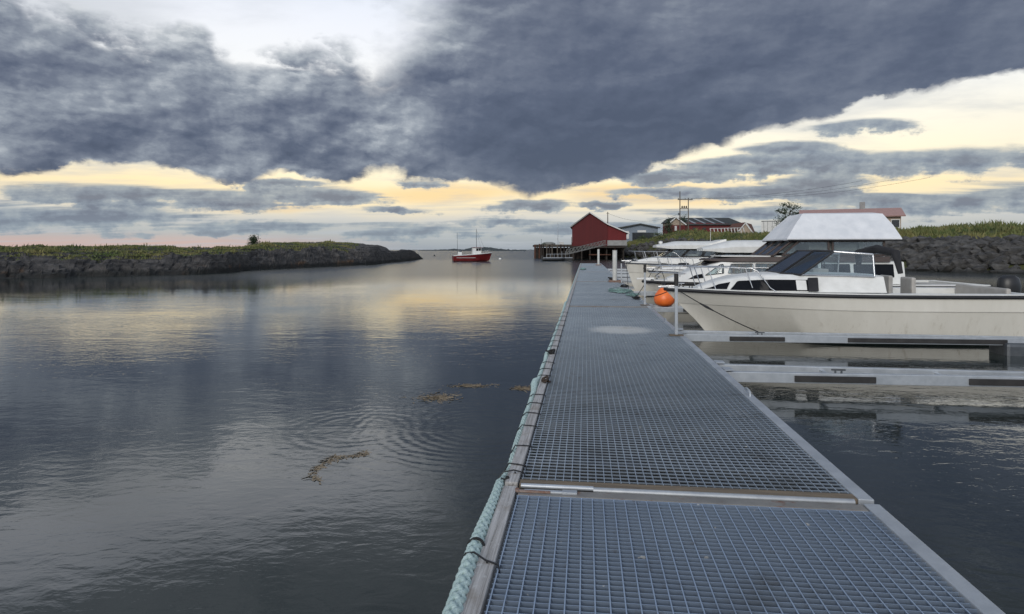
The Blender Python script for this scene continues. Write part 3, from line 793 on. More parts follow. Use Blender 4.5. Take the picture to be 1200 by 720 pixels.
# ------------------------------------------------------------------ rope heaps
def heap(u, v, su, sv, label, mat, n=26, r=.012, seed=1, z0=DK + .012):
    rng = random.Random(seed); m = MB(); pts = []
    for k in range(n):
        a = k * 2.2 + rng.uniform(-.8, .8)
        pts.append(Vector((u + su * rng.uniform(.3, 1) * math.cos(a), v + sv * rng.uniform(.3, 1) * math.sin(a), z0 + r + abs(rng.gauss(0, .035)))))
    sm = []
    for i in range(len(pts) - 1):
        p0, p1, p2, p3 = pts[max(i - 1, 0)], pts[i], pts[i + 1], pts[min(i + 2, len(pts) - 1)]
        for q in range(8):
            t = q / 8
            sm.append(.5 * ((2 * p1) + (p2 - p0) * t + (2 * p0 - 5 * p1 + 4 * p2 - p3) * t * t + (3 * p1 - p0 - 3 * p2 + p3) * t ** 3))
    m.tube([D(p.x, p.y, max(p.z, DK + r)) for p in sm], r, 6)
    return tag(m.build('rope_heap', mat, smooth=60), label, 'rope')
heap(1.9, 24.6, .55, 1.3, 'loose teal rope sprawled over the dock in front of the white pile', M_teal, 60, .011, 2)
heap(2.25, 22.4, .28, .8, 'tangled pale teal rope on the dock edge left of the middle post', M_teal, 36, .010, 3)
heap(2.25, 20.9, .16, .35, 'black rope coil at the dock edge by the orange buoy', M_blackrope, 22, .015, 5)
heap(2.28, 27.6, .22, .5, 'dark rope bundle on the dock beside the furthest pilothouse bow', M_blackrope, 20, .018, 6)
heap(2.1, 34.2, .3, 1.2, 'dark mooring gear heaped on the dock behind the near white pile', M_blackrope, 26, .03, 7)
heap(.35, 52, .3, 2.2, 'green rope lying near the far left end of the dock', M_teal, 24, .03, 9)

# ------------------------------------------------------------------ seaweed drifting on the water
M_weed = pmat('seaweed', (.30, .235, .15), (.14, .105, .065), scale=9, rough=.55)
def weed(cx, cy, rx, ry, n, label, path=None, seed=1):
    rng = random.Random(seed); m = MB()
    for k in range(n):
        if path:
            t = rng.random() * (len(path) - 1); i = min(int(t), len(path) - 2)
            p = Vector(path[i]).lerp(Vector(path[i + 1]), t - i) + Vector((rng.gauss(0, rx), rng.gauss(0, ry), 0))
        else:
            a = rng.uniform(0, 6.3); q = abs(rng.gauss(0, .5))
            p = Vector((cx + rx * q * math.cos(a), cy + ry * q * math.sin(a), 0))
        a = rng.uniform(0, 6.3); L = rng.uniform(.03, .10); w = rng.uniform(.002, .007)
        pts = []
        for s in range(4):
            pts.append(p.copy()); a += rng.uniform(-.7, .7); p = p + Vector((math.cos(a), math.sin(a), 0)) * L / 3
        z = [max(.0012, rng.gauss(.002, .0025)) for _ in range(4)]
        vs = []
        for s in range(4):
            d = (pts[min(s + 1, 3)] - pts[max(s - 1, 0)]).normalized(); o = Vector((-d.y, d.x, 0)) * w * (1 if s < 3 else .4)
            vs += [pts[s] - o + Vector((0, 0, z[s])), pts[s] + o + Vector((0, 0, z[s] + rng.uniform(0, .004)))]
        m.add(vs, [(2 * s, 2 * s + 1, 2 * s + 3, 2 * s + 2) for s in range(3)])
    return tag(m.build('seaweed_mat', M_weed), label, 'seaweed')
def W(px, py): Y = 1440 / (py - HZ); return wx(px, Y), Y
for px, py, wpx, hpx, n, lab, sd in ((514, 466, 26, 5, 420, 'broken clump of brown seaweed, larger of the two drifting mid-water', 1), (552, 452.3, 27, 2.0, 300, 'thin strip of brown seaweed drifting just beyond the larger clump', 2),
                                 (612, 455.5, 15, 2.4, 240, 'brown seaweed clump drifting against the dock edge', 3)):
    x, y = W(px, py); Y2 = 1440 / (py + hpx - HZ); weed(x, y, wpx / FP * y, (y - Y2) * 1.15, n, lab, seed=sd)
weed(0, 0, .014, .028, 170, 'bent strand of brown seaweed drifting alone on the near water', [(*W(p, q), 0) for p, q in ((372, 566), (366, 556), (372, 548), (384, 541), (393, 535), (404, 537), (420, 533), (432, 531))], 6)
# ------------------------------------------------------------------ boats
def gelcoat(name, c1, c2, bottom=None, zb=.07, rough=.28):
    m, g, b = new_mat(name)
    co = g.new('ShaderNodeTexCoord').outputs['Object']; z = g.sep(co)[2]
    n = g.noise(g.mapping(co, (1.2, 1.2, .5)), 2.2, 6, .65)
    c = g.mix(g.lin(n, .3, .7), c4(c1), c4(c2))
    st = g.noise(g.mapping(co, (7, 7, .6)), 1.6, 5, .7)
    c = g.mix(g.m('MULTIPLY', g.m('MULTIPLY', g.sstep(st, .54, .72), g.sstep(z, .85, .1)), .45), c, (.34, .29, .20, 1))      # run-off stains
    if bottom:
        c = g.mix(g.sstep(z, zb + .01, zb - .01), c, c4(bottom))
    g.put(b.inputs['Base Color'], c); b.inputs['Roughness'].default_value = rough
    return m
M_hull_cream = gelcoat('cream_gelcoat', (.76, .735, .66), (.68, .655, .58), (.03, .032, .035))
M_hull_white = gelcoat('white_gelcoat', (.72, .71, .66), (.62, .61, .56), (.03, .032, .05))
M_deck_white = pmat('deck_white', (.78, .78, .75), (.68, .68, .65), scale=4, rough=.35)
M_rub = pmat('rub_rail_black', (.014, .014, .016), (.022, .022, .024), rough=.45)
M_dark_glass = pmat('dark_window', (.008, .009, .012), (.012, .013, .016), rough=.04, spec=.07)
M_chrome = pmat('rail_steel', (.62, .63, .64), (.5, .51, .52), rough=.25, metal=.9)
M_brown = pmat('brown_coaming', (.045, .030, .025), (.065, .045, .038), scale=8, rough=.5)
M_canvas = pmat('white_canvas', (.76, .77, .78), (.64, .66, .68), scale=2.5, rough=.85, bump=.012, bscale=5)
M_blackcanvas = pmat('black_canvas', (.015, .015, .018), (.03, .03, .033), scale=4, rough=.9, bump=.01, bscale=8)
M_teak = pmat('interior_teak', (.14, .075, .035), (.09, .05, .025), scale=4, stretch=(1, 8, 8), rough=.5)
M_seat = pmat('seat_vinyl', (.45, .43, .40), (.38, .36, .33), rough=.5)
def glass_mat():
    m, g, b = new_mat('clear_pane'); g.n.remove(b)
    tr = g.new('ShaderNodeBsdfTransparent'); tr.inputs[0].default_value = (.82, .87, .88, 1)
    gl = g.new('ShaderNodeBsdfGlossy'); gl.inputs['Roughness'].default_value = .03; gl.inputs[0].default_value = (.9, .93, .95, 1)
    fr = g.new('ShaderNodeFresnel'); fr.inputs[0].default_value = 1.75
    mx = g.new('ShaderNodeMixShader'); g.l.new(fr.outputs[0], mx.inputs[0]); g.l.new(tr.outputs[0], mx.inputs[1]); g.l.new(gl.outputs[0], mx.inputs[2])
    g.l.new(mx.outputs[0], g.n['Material Output'].inputs[0]); return m
M_glass = glass_mat()

class Hull:
    # x from bow (0) to stern (L), y across, z over the water
    def __init__(s, L, B, zb, zs, rake=(.95, .70, .30, 0), full=.80, zk=.70):
        s.L, s.B, s.zb, s.zs, s.rake, s.full, s.zk = L, B, zb, zs, rake, full, zk
    def f(s, t, p):
        return math.sin(min(t / .58, 1) * PI / 2) ** p * (1 - .10 * max(0, (t - .6) / .4) ** 1.5)
    def pt(s, k, t):            # k: 0 keel, 1 chine, 2 knuckle, 3 sheer
        x = s.rake[k] + (s.L - s.rake[k]) * t
        zsh = lerp(s.zb, s.zs, t ** .8) - .02 * math.sin(t * PI)
        if k == 0: return x, .0, lerp(.06, -.38, ss(0, .3, t))
        if k == 1: return x, s.B / 2 * .80 * s.f(t, 1.25) + .01, lerp(.36, .05, ss(0, .55, t))
        if k == 2: return x, s.B / 2 * .955 * s.f(t, .98) + .015, zsh * s.zk
        return x, s.B / 2 * s.f(t, s.full) + .02, zsh
    def sheer(s, x):            # half beam and height at x
        lo, hi = 0.0, 1.0; t = max(0, min(1, x / s.L)); q = s.pt(3, t); return q[1], q[2]
    def ts(s, n=26): return [(i / n) ** 1.35 for i in range(n + 1)]
    def hull(s, mat, par):
        m = MB(); secs = []
        for t in s.ts():
            P = [s.pt(k, t) for k in range(4)]
            kn = (P[2][0], P[2][1] + .022, P[2][2] + .004)          # knuckle step
            half = [P[0], P[1], P[2], kn, P[3]]
            secs.append([(x, -y, z) for x, y, z in half[::-1]] + [(x, y, z) for x, y, z in half[1:]])
        m.loft(secs, closed=False)
        n = len(secs[-1]); o = len(m.v) - n; m.f.append(tuple(range(o, o + n)))
        return m.build('hull', mat, par, smooth=28)
    def rub(s, mat, par, r=.035, dz=0.0):
        m = MB(); P = [s.pt(3, t) for t in s.ts()]
        path = [(x, -y - .012, z + dz) for x, y, z in P[::-1]] + [(x, y + .012, z + dz) for x, y, z in P]
        m.tube(path, r, 8); return m.build('rub_rail', mat, par, smooth=60)
    def deck(s, mat, par, well=None, floor=.42, camber=.06):
        m = MB(); x0 = well[0] if well else s.L; secs = []
        N = 30
        for i in range(N + 1):
            x = x0 * (i / N) ** 1.3; y, z = s.sheer(x); y -= .012
            gz = z + .055
            secs.append([(x, -y, z), (x, -y + .004, gz), (x, -max(y - .05, .0), gz + .006), (x, -max(y - .07, .0), z + .025), (x, 0, z + .03 + camber * min(1, y / .6)),
                         (x, max(y - .07, .0), z + .025), (x, max(y - .05, .0), gz + .006), (x, y - .004, gz), (x, y, z)])
        m.loft(secs, closed=False)
        if well:
            xa, xb, wy = well
            for sg in (-1, 1):
                ss_ = []
                for i in range(13):
                    x = lerp(xa, s.L, i / 12); y, z = s.sheer(x); y -= .012
                    ss_.append([(x, sg * y, z), (x, sg * y, z + .05), (x, sg * (y - .05), z + .062), (x, sg * wy, z + .055), (x, sg * wy, floor)])
                m.loft(ss_, closed=False)
            y, z = s.sheer(s.L)
            m.add([(xa, -wy, floor), (xb, -wy, floor), (xb, wy, floor), (xa, wy, floor)], [(0, 1, 2, 3)])
            m.add([(xb, -wy, floor), (xb, wy, floor), (xb, wy, z + .055), (xb, -wy, z + .055), (s.L, wy, z + .055), (s.L, -wy, z + .055)], [(0, 1, 2, 3), (3, 2, 4, 5)])
        return m.build('deck', mat, par, smooth=35)
    def rail(s, par, x0, x1, h, posts, inset=.10, r=.013, front=True, mid=False, lean=.0):
        m = MB()
        def P(x, sg, z):
            y, zz = s.sheer(x); return Vector((x, sg * max(y - inset, .02), zz + .05 + z))
        xs = [lerp(x0, x1, i / 14) for i in range(15)]
        for lev in ((1.0, .5) if mid else (1.0,)):
            hh = lambda x: h * lev * (1 - ss(x1 - .55 * (x1 - x0) * .5, x1, x))
            near = [P(x, -1, hh(x)) for x in xs[::-1]]; fr = [P(x, 1, hh(x)) for x in xs]
            if front: m.tube(near + [Vector((x0 - .12, 0, near[-1].z + .01))] + fr, r, 8)
            else: m.tube(near, r, 8); m.tube(fr, r, 8)
        for x in posts:
            hh = h * (1 - ss(x1 - .55 * (x1 - x0) * .5, x1, x))
            for sg in (-1, 1): m.tube([P(x + lean, sg, 0) , P(x, sg, hh)], r * .9, 6)
        return m.build('bow_rail', M_chrome, par, smooth=60)

def house_loft(secs):           # secs: (x, half width low, half width high, z low, z high, crown)
    out = []
    for x, wb, wt, z0, z1, cr in secs:
        out.append([(x, -wb, z0), (x, -wt, z1), (x, -wt * .93, z1 + cr * .55), (x, -wt * .45, z1 + cr), (x, wt * .45, z1 + cr), (x, wt * .93, z1 + cr * .55), (x, wt, z1), (x, wb, z0)])
    return out
def side_pt(secs, x, t, sg, off):
    g = lambda k: interp([(q[0], q[k]) for q in secs], x)
    wb, wt, z0, z1 = g(1), g(2), g(3), g(4)
    n = Vector((0, (z1 - z0), (wb - wt))); n.normalize()
    return Vector((x, sg * (lerp(wb, wt, t) + n.y * off), lerp(z0, z1, t) + n.z * off))
def side_panel(secs, poly, sg, off=.006, thick=.012, n=1):   # window panel following the side of a cabin; poly of (x, t)
    m = MB(); xa, xb = min(p[0] for p in poly), max(p[0] for p in poly)
    xs = sorted(set([lerp(xa, xb, i / 20) for i in range(21)] + [p[0] for p in poly] + [q[0] for q in secs if xa < q[0] < xb])); rows = []
    for x in xs:
        hit = []
        for (x0, t0), (x1, t1) in zip(poly, poly[1:] + poly[:1]):
            if abs(x1 - x0) < 1e-9:
                if abs(x - x0) < 1e-9: hit += [t0, t1]
            elif min(x0, x1) - 1e-9 <= x <= max(x0, x1) + 1e-9: hit.append(lerp(t0, t1, (x - x0) / (x1 - x0)))
        lo, hi = min(hit), max(hit)
        if hi - lo < .01: hi = lo + .01
        rows.append([side_pt(secs, x, lo, sg, off), side_pt(secs, x, hi, sg, off), side_pt(secs, x, hi, sg, off + thick), side_pt(secs, x, lo, sg, off + thick)])
    m.loft(rows)
    return m
def pane(P, mat, par, name='pane', frame=None, fr=.018, thick=.010, fname='frame'):
    P = [Vector(p) for p in P]; n = (P[1] - P[0]).cross(P[2] - P[0]).normalized()
    o = MB().prism([p - n * thick / 2 for p in P], n * thick).build(name, mat, par)
    if frame is not None:
        f = MB()
        for a, b in zip(P, P[1:] + P[:1]): f.tube([a, b], fr, 8)
        f.build(fname, frame, o, smooth=60)
    return o
def rounded(poly, r, n=4):      # round the corners of a 2-D polygon
    out = []; k = len(poly)
    for i in range(k):
        p, a, b = Vector(poly[i]), Vector(poly[i - 1]), Vector(poly[(i + 1) % k])
        ra = min(r, (a - p).length * .45); rb = min(r, (b - p).length * .45)
        q0 = p + (a - p).normalized() * ra; q1 = p + (b - p).normalized() * rb
        for j in range(n + 1):
            t = j / n; out.append(tuple((1 - t) ** 2 * q0 + 2 * t * (1 - t) * p + t * t * q1))
    return out
def cleat(par, p, mat=None):
    p = Vector(p)
    return MB().tube([p + Vector((-.10, 0, .05)), p + Vector((.10, 0, .05))], .013, 8).tube([p + Vector((-.03, 0, -.01)), p + Vector((-.03, 0, .05))], .012, 6).tube([p + Vector((.03, 0, -.01)), p + Vector((.03, 0, .05))], .012, 6).build('cleat', mat or M_chrome, par, smooth=60)
def loc(root, px, py, ly):      # local (x, z) on the plane y = ly of a boat that is seen at (px, py)
    u = (px - 600) / FP; O = root.location
    x = (u * (O.y + ly * CA) - O.x - ly * SA) / (CA + u * SA)
    Y = O.y - x * SA + ly * CA
    return x, EYE + (HZ - py) / FP * Y

# ---------------- boat A: cream day cruiser
A = empty('day_cruiser', (3.62, 14.55, 0), -ANG, 'cream motorboat with black window strip and black rub rail, nearest the viewer', 'motorboat', 'boats moored at the booms')
hA = Hull(7.3, 2.62, 1.07, 1.03)
hA.hull(M_hull_cream, A); hA.rub(M_rub, A, .038, .0); hA.deck(M_deck_white, A, well=(4.45, 7.0, .95))
SA_ = [(.72, .30, .26, 1.10, 1.13, .02), (1.15, .56, .46, 1.09, 1.27, .04), (1.55, .76, .64, 1.09, 1.36, .05), (2.1, .92, .79, 1.09, 1.415, .06), (2.9, 1.02, .88, 1.09, 1.43, .06), (3.7, 1.06, .92, 1.09, 1.43, .05), (4.45, 1.06, .92, 1.09, 1.42, .04)]
MB().loft(house_loft(SA_)).build('cabin', M_deck_white, A, smooth=40)
for sg in (-1, 1):
    w = side_panel(SA_, [(.84, .12), (1.28, .12), (1.36, .80), (1.12, .72)], sg).build('window', M_dark_glass, A)
    w = side_panel(SA_, rounded([(1.34, .06), (3.02, .06), (3.02, .74), (1.50, .80)], .06), sg).build('window', M_dark_glass, A)
    side_panel(SA_, rounded([(2.66, .10), (2.86, .10), (2.86, .70), (2.66, .72)], .02), sg, off=.02).build('vent_plate', M_deck_white, A)
    side_panel(SA_, rounded([(2.88, .02), (3.08, .02), (3.10, .86), (2.90, .84)], .03), sg, off=.02, thick=.04).build('black_bag', M_blackcanvas, A)
# windscreen
base = [(4.25, -.96, 1.43), (2.78, -.88, 1.455), (2.45, -.60, 1.48), (2.45, .60, 1.48), (2.78, .88, 1.455), (4.25, .96, 1.43)]
topw = [(4.25, -.88, 1.90), (3.50, -.76, 1.96), (3.18, -.52, 1.98), (3.18, .52, 1.98), (3.50, .76, 1.96), (4.25, .88, 1.90)]
for i in range(5):
    pane([base[i], base[i + 1], topw[i + 1], topw[i]], M_glass, A, 'windscreen_pane', M_chrome if i in (0, 4) else M_rub, .020 if i in (0, 4) else .026)
MB().tube(topw, .026, 8).build('windscreen_top', M_chrome, A, smooth=60)
MB().box((3.55, .45, 1.50), (.35, .7, .12)).build('dashboard', M_seat, A, bevel=.03)
MB().tube([(3.72 + .03 * math.cos(a), .45 + .17 * math.cos(a), 1.60 + .17 * math.sin(a)) for a in [2 * PI * k / 20 for k in range(20)]], .013, 8, closed=True).build('steering_wheel', M_black, A, smooth=60)
for y in (-.5, .5):
    st = MB().box((4.9, y, .82), (.5, .5, .14)); st.box((5.14, y, 1.13), (.10, .5, .55)); st.box((4.9, y, .58), (.3, .3, .34))
    st.build('seat', M_seat, A, bevel=.04)
MB().box((6.65, 0, .62), (.5, 1.8, .40)).box((6.92, 0, .98), (.10, 1.8, .42)).build('stern_bench', M_seat, A, bevel=.04)
cv = MB(); cv.tube([(4.75, -1.0, 1.50), (4.70, -.9, 1.93), (4.72, 0, 2.02), (4.70, .9, 1.93), (4.75, 1.0, 1.50)], [.05, .085, .10, .085, .05], 10); cv.build('folded_hood', M_blackcanvas, A, smooth=60)
hA.rail(A, .55, 2.25, .50, (.62, .90, 1.65), lean=.16, front=True)
cleat(A, (.35, 0, 1.16)); cleat(A, (.55, -.28, 1.13), M_black)
MB().prism([(-.16, -.05, 1.10), (.3, -.09, 1.12), (.3, .09, 1.12), (-.16, .05, 1.10)], (0, 0, .045)).build('bow_roller', M_chrome, A, bevel=.008)
ob = MB().loft([[(7.32 + .16 * s * math.cos(a) * 1.3 + .16, .15 * s * math.sin(a), z) for a in [2 * PI * k / 14 for k in range(14)]] for z, s in ((.88, .75), (.95, 1.05), (1.2, 1.15), (1.36, 1.0), (1.43, .6), (1.44, .1))])
ob.build('outboard_cowl', M_black, A, smooth=50)
MB().bar((7.45, 0, -.3), (7.45, 0, .9), .12, .22, up=Vector((1, 0, 0))).build('outboard_leg', M_black, A, bevel=.03)

# ---------------- boat B: flybridge cruiser
B = empty('flybridge_cruiser', (4.27, 20.05, 0), -ANG, 'flybridge motor cruiser with curtained windows, brown coaming and white canvas tent on top', 'motorboat', 'boats moored at the booms')
hB = Hull(9.6, 3.15, .99, .94, rake=(1.0, .75, .32, 0))
hB.hull(M_hull_cream, B); hB.rub(M_rub, B, .045, -.02); hB.deck(M_deck_white, B, well=(7.4, 9.3, 1.2))
SB = [(.75, .35, .25, 1.00, 1.06, .04), (1.2, .72, .58, 1.00, 1.20, .06), (1.62, 1.0, .86, 1.00, 1.40, .06), (2.25, 1.22, 1.08, 1.00, 1.62, .04), (3.2, 1.28, 1.16, 1.00, 1.64, .03), (7.4, 1.30, 1.18, 1.00, 1.64, .02)]
MB().loft(house_loft(SB)).build('cabin', M_deck_white, B, smooth=30)
# raked front windows on the cabin slope
def slope_pt(y, t, off=0.0):
    x = lerp(1.66, 2.22, t); z = lerp(1.455, 1.665, t) + off; return Vector((x - off * .5, y, z))
for y0, y1 in ((-.80, -.06), (.06, .80)):
    pane([slope_pt(y0, .08, .012), slope_pt(y1, .08, .012), slope_pt(y1, .94, .012), slope_pt(y0 * 1.05, .94, .012)], M_dark_glass, B, 'front_window', M_rub, .012)
def curtain_mat():
    m, g, b = new_mat('window_curtain'); co = g.new('ShaderNodeTexCoord').outputs['Object']
    n = g.noise(g.mapping(co, (14, 1, .3)), 1., 3, .6)
    c = g.ramp(n, [(.3, (.05, .055, .07, 1)), (.45, (.20, .20, .21, 1)), (.52, (.34, .22, .14, 1)), (.6, (.10, .11, .13, 1)), (.72, (.30, .29, .28, 1))])
    g.put(b.inputs['Base Color'], c); b.inputs['Roughness'].default_value = .9; return m
M_curt = curtain_mat()
for sg in (-1, 1):
    for x0, x1, sl in ((1.78, 2.30, .42), (2.42, 3.15, .10), (3.22, 3.98, 0)):
        poly = rounded([(x0, .46), (x1, .46), (x1, .90), (x0 + sl, .90)] if sl else [(x0, .46), (x1, .46), (x1, .90), (x0, .90)], .04)
        c = MB(); N = 24                                            # pleated curtain a little inside the pane
        xa = x0 + sl * .6 + .02
        top_ = [side_pt(SB, lerp(xa, x1 - .02, i / N), .88, sg, .004 + .006 * (i % 2)) for i in range(N + 1)]; bo = [side_pt(SB, lerp(xa, x1 - .02, i / N), .48, sg, .004 + .006 * (i % 2)) for i in range(N + 1)]
        c.add(top_ + bo, [(i, i + 1, N + 2 + i, N + 1 + i) for i in range(N)])
        w = side_panel(SB, poly, sg, off=.016, thick=.006).build('window', M_glass, B)
        c.build('curtain', M_curt, w)
        P = [side_pt(SB, x, t, sg, .018) for x, t in poly]; MB().tube(P, .012, 6, closed=True).build('frame', M_rub if x0 < 2.4 else M_chrome, w, smooth=60)
    for x0, x1 in ((4.10, 4.50), (4.58, 5.0), (5.12, 5.9), (6.0, 7.1)):
        w = side_panel(SB, rounded([(x0, .30), (x1, .30), (x1, .90), (x0, .90)], .04), sg, off=.004).build('window', M_dark_glass, B)
    side_panel(SB, [(1.3, .30), (1.75, .30), (1.72, .60), (1.5, .60)], sg, off=.004).build('window', M_dark_glass, B)
# brown fly deck coaming
FB = [(1.95, .95, .90, 1.655, 1.70, .01), (2.6, 1.20, 1.15, 1.645, 1.76, .005), (3.2, 1.25, 1.20, 1.645, 1.78, .005), (7.0, 1.26, 1.22, 1.645, 1.80, .005)]
MB().loft(house_loft(FB)).build('fly_coaming', M_brown, B, smooth=30)
yb = 1.20
MB().prism([(2.3, -.85, 1.79), (2.9, -1.05, 1.79), (6.9, -1.12, 1.79), (6.9, 1.12, 1.79), (2.9, 1.05, 1.79), (2.3, .85, 1.79)], (0, 0, .03)).build('fly_deck', M_deck_white, B)
# fly windscreen and side windows in a dark frame
fr0, fr1 = (3.72, 1.82), (4.30, 2.285)
for y0, y1 in ((-yb, -.42), (-.40, .40), (.42, yb)):
    pane([(fr0[0], y0, fr0[1]), (fr0[0], y1, fr0[1]), (fr1[0], y1 * .97, fr1[1]), (fr1[0], y0 * .97, fr1[1])], M_glass, B, 'fly_windscreen', M_brown, .035)
for sg in (-1, 1):
    for x0, x1, sl in ((3.98, 5.3, .50), (5.42, 6.85, 0)):
        P = [(x0, sg * yb, 1.84), (x1, sg * yb, 1.84), (x1, sg * yb * .98, 2.27), (x0 + sl, sg * yb * .98, 2.27)]
        w = pane(P, M_glass, B, 'fly_window')
        f = MB()
        for a, b in zip(P, P[1:] + P[:1]): f.bar(Vector(a) + Vector((0, sg * .004, 0)), Vector(b) + Vector((0, sg * .004, 0)), .05, .055, up=Vector((0, 1, 0)))
        f.build('frame', M_brown, w)
        c2 = [(lerp(p[0], sum(q[0] for q in P) / 4, .055), p[1] + sg * .022, lerp(p[2], 2.06, .17)) for p in P]
        MB().tube(c2, .008, 6, closed=True).build('pale_seal', M_chrome, w, smooth=60)
MB().box((5.6, 0, 2.08), (1.4, 1.5, .22)).box((6.4, 0, 2.18), (.14, 1.6, .34)).build('fly_seat', M_seat, B, bevel=.04)
MB().box((4.55, .35, 2.08), (.4, .8, .28)).build('helm_console', M_deck_white, B, bevel=.05)
# white canvas tent, hipped
cz0, cz1 = 2.285, 3.10
ct = MB(); lo = []; hi = []
secs = [[(4.10, -1.30, cz0), (4.10, 1.30, cz0), (7.3, 1.30, cz0), (7.3, -1.30, cz0)], [(4.10, -1.30, cz0 + .05), (4.10, 1.30, cz0 + .05), (7.3, 1.30, cz0 + .05), (7.3, -1.30, cz0 + .05)],
        [(4.42, -.98, cz0 + .46), (4.42, .98, cz0 + .46), (7.22, .93, cz0 + .46), (7.22, -.93, cz0 + .46)], [(4.74, -.66, cz1), (4.74, .66, cz1), (7.1, .55, cz1), (7.1, -.55, cz1)], [(4.95, -.15, cz1 + .05), (4.95, .15, cz1 + .05), (7.0, .1, cz1 + .06), (7.0, -.1, cz1 + .06)]]
def subdiv(sec, n=8):
    out = []
    for i in range(4):
        a, b = Vector(sec[i]), Vector(sec[(i + 1) % 4])
        for k in range(n):
            p = a.lerp(b, k / n); sag = .03 * math.sin(PI * k / n)
            c = Vector((5.7, 0, p.z)); d = (c - p).normalized(); out.append(tuple(p + d * sag))
    return out
ct.loft([subdiv(q) for q in secs]); ct.build('canvas_tent', M_canvas, B, smooth=30)
MB().tube([(4.12, -1.31, cz0 + .0), (4.12, 1.31, cz0), (7.3, 1.31, cz0), (7.3, -1.31, cz0)], .022, 8, closed=True).build('canvas_hem', M_rub, B, smooth=60)
hB.rail(B, .30, 5.2, .46, (.45, 1.1, 1.8, 2.6, 3.4, 4.2), mid=True)
cleat(B, (.5, 0, 1.10)); MB().prism([(-.20, -.06, 1.03), (.35, -.11, 1.05), (.35, .11, 1.05), (-.20, .06, 1.03)], (0, 0, .05)).build('bow_roller', M_deck_white, B, bevel=.01)
MB().box((8.9, 0, .70), (.6, 2.0, .5)).build('stern_bench', M_seat, B, bevel=.05)
MB().bar((7.42, -.1, .45), (7.42, -.1, 1.65), .5, .03, up=Vector((1, 0, 0))).build('cabin_door', M_teak, B)

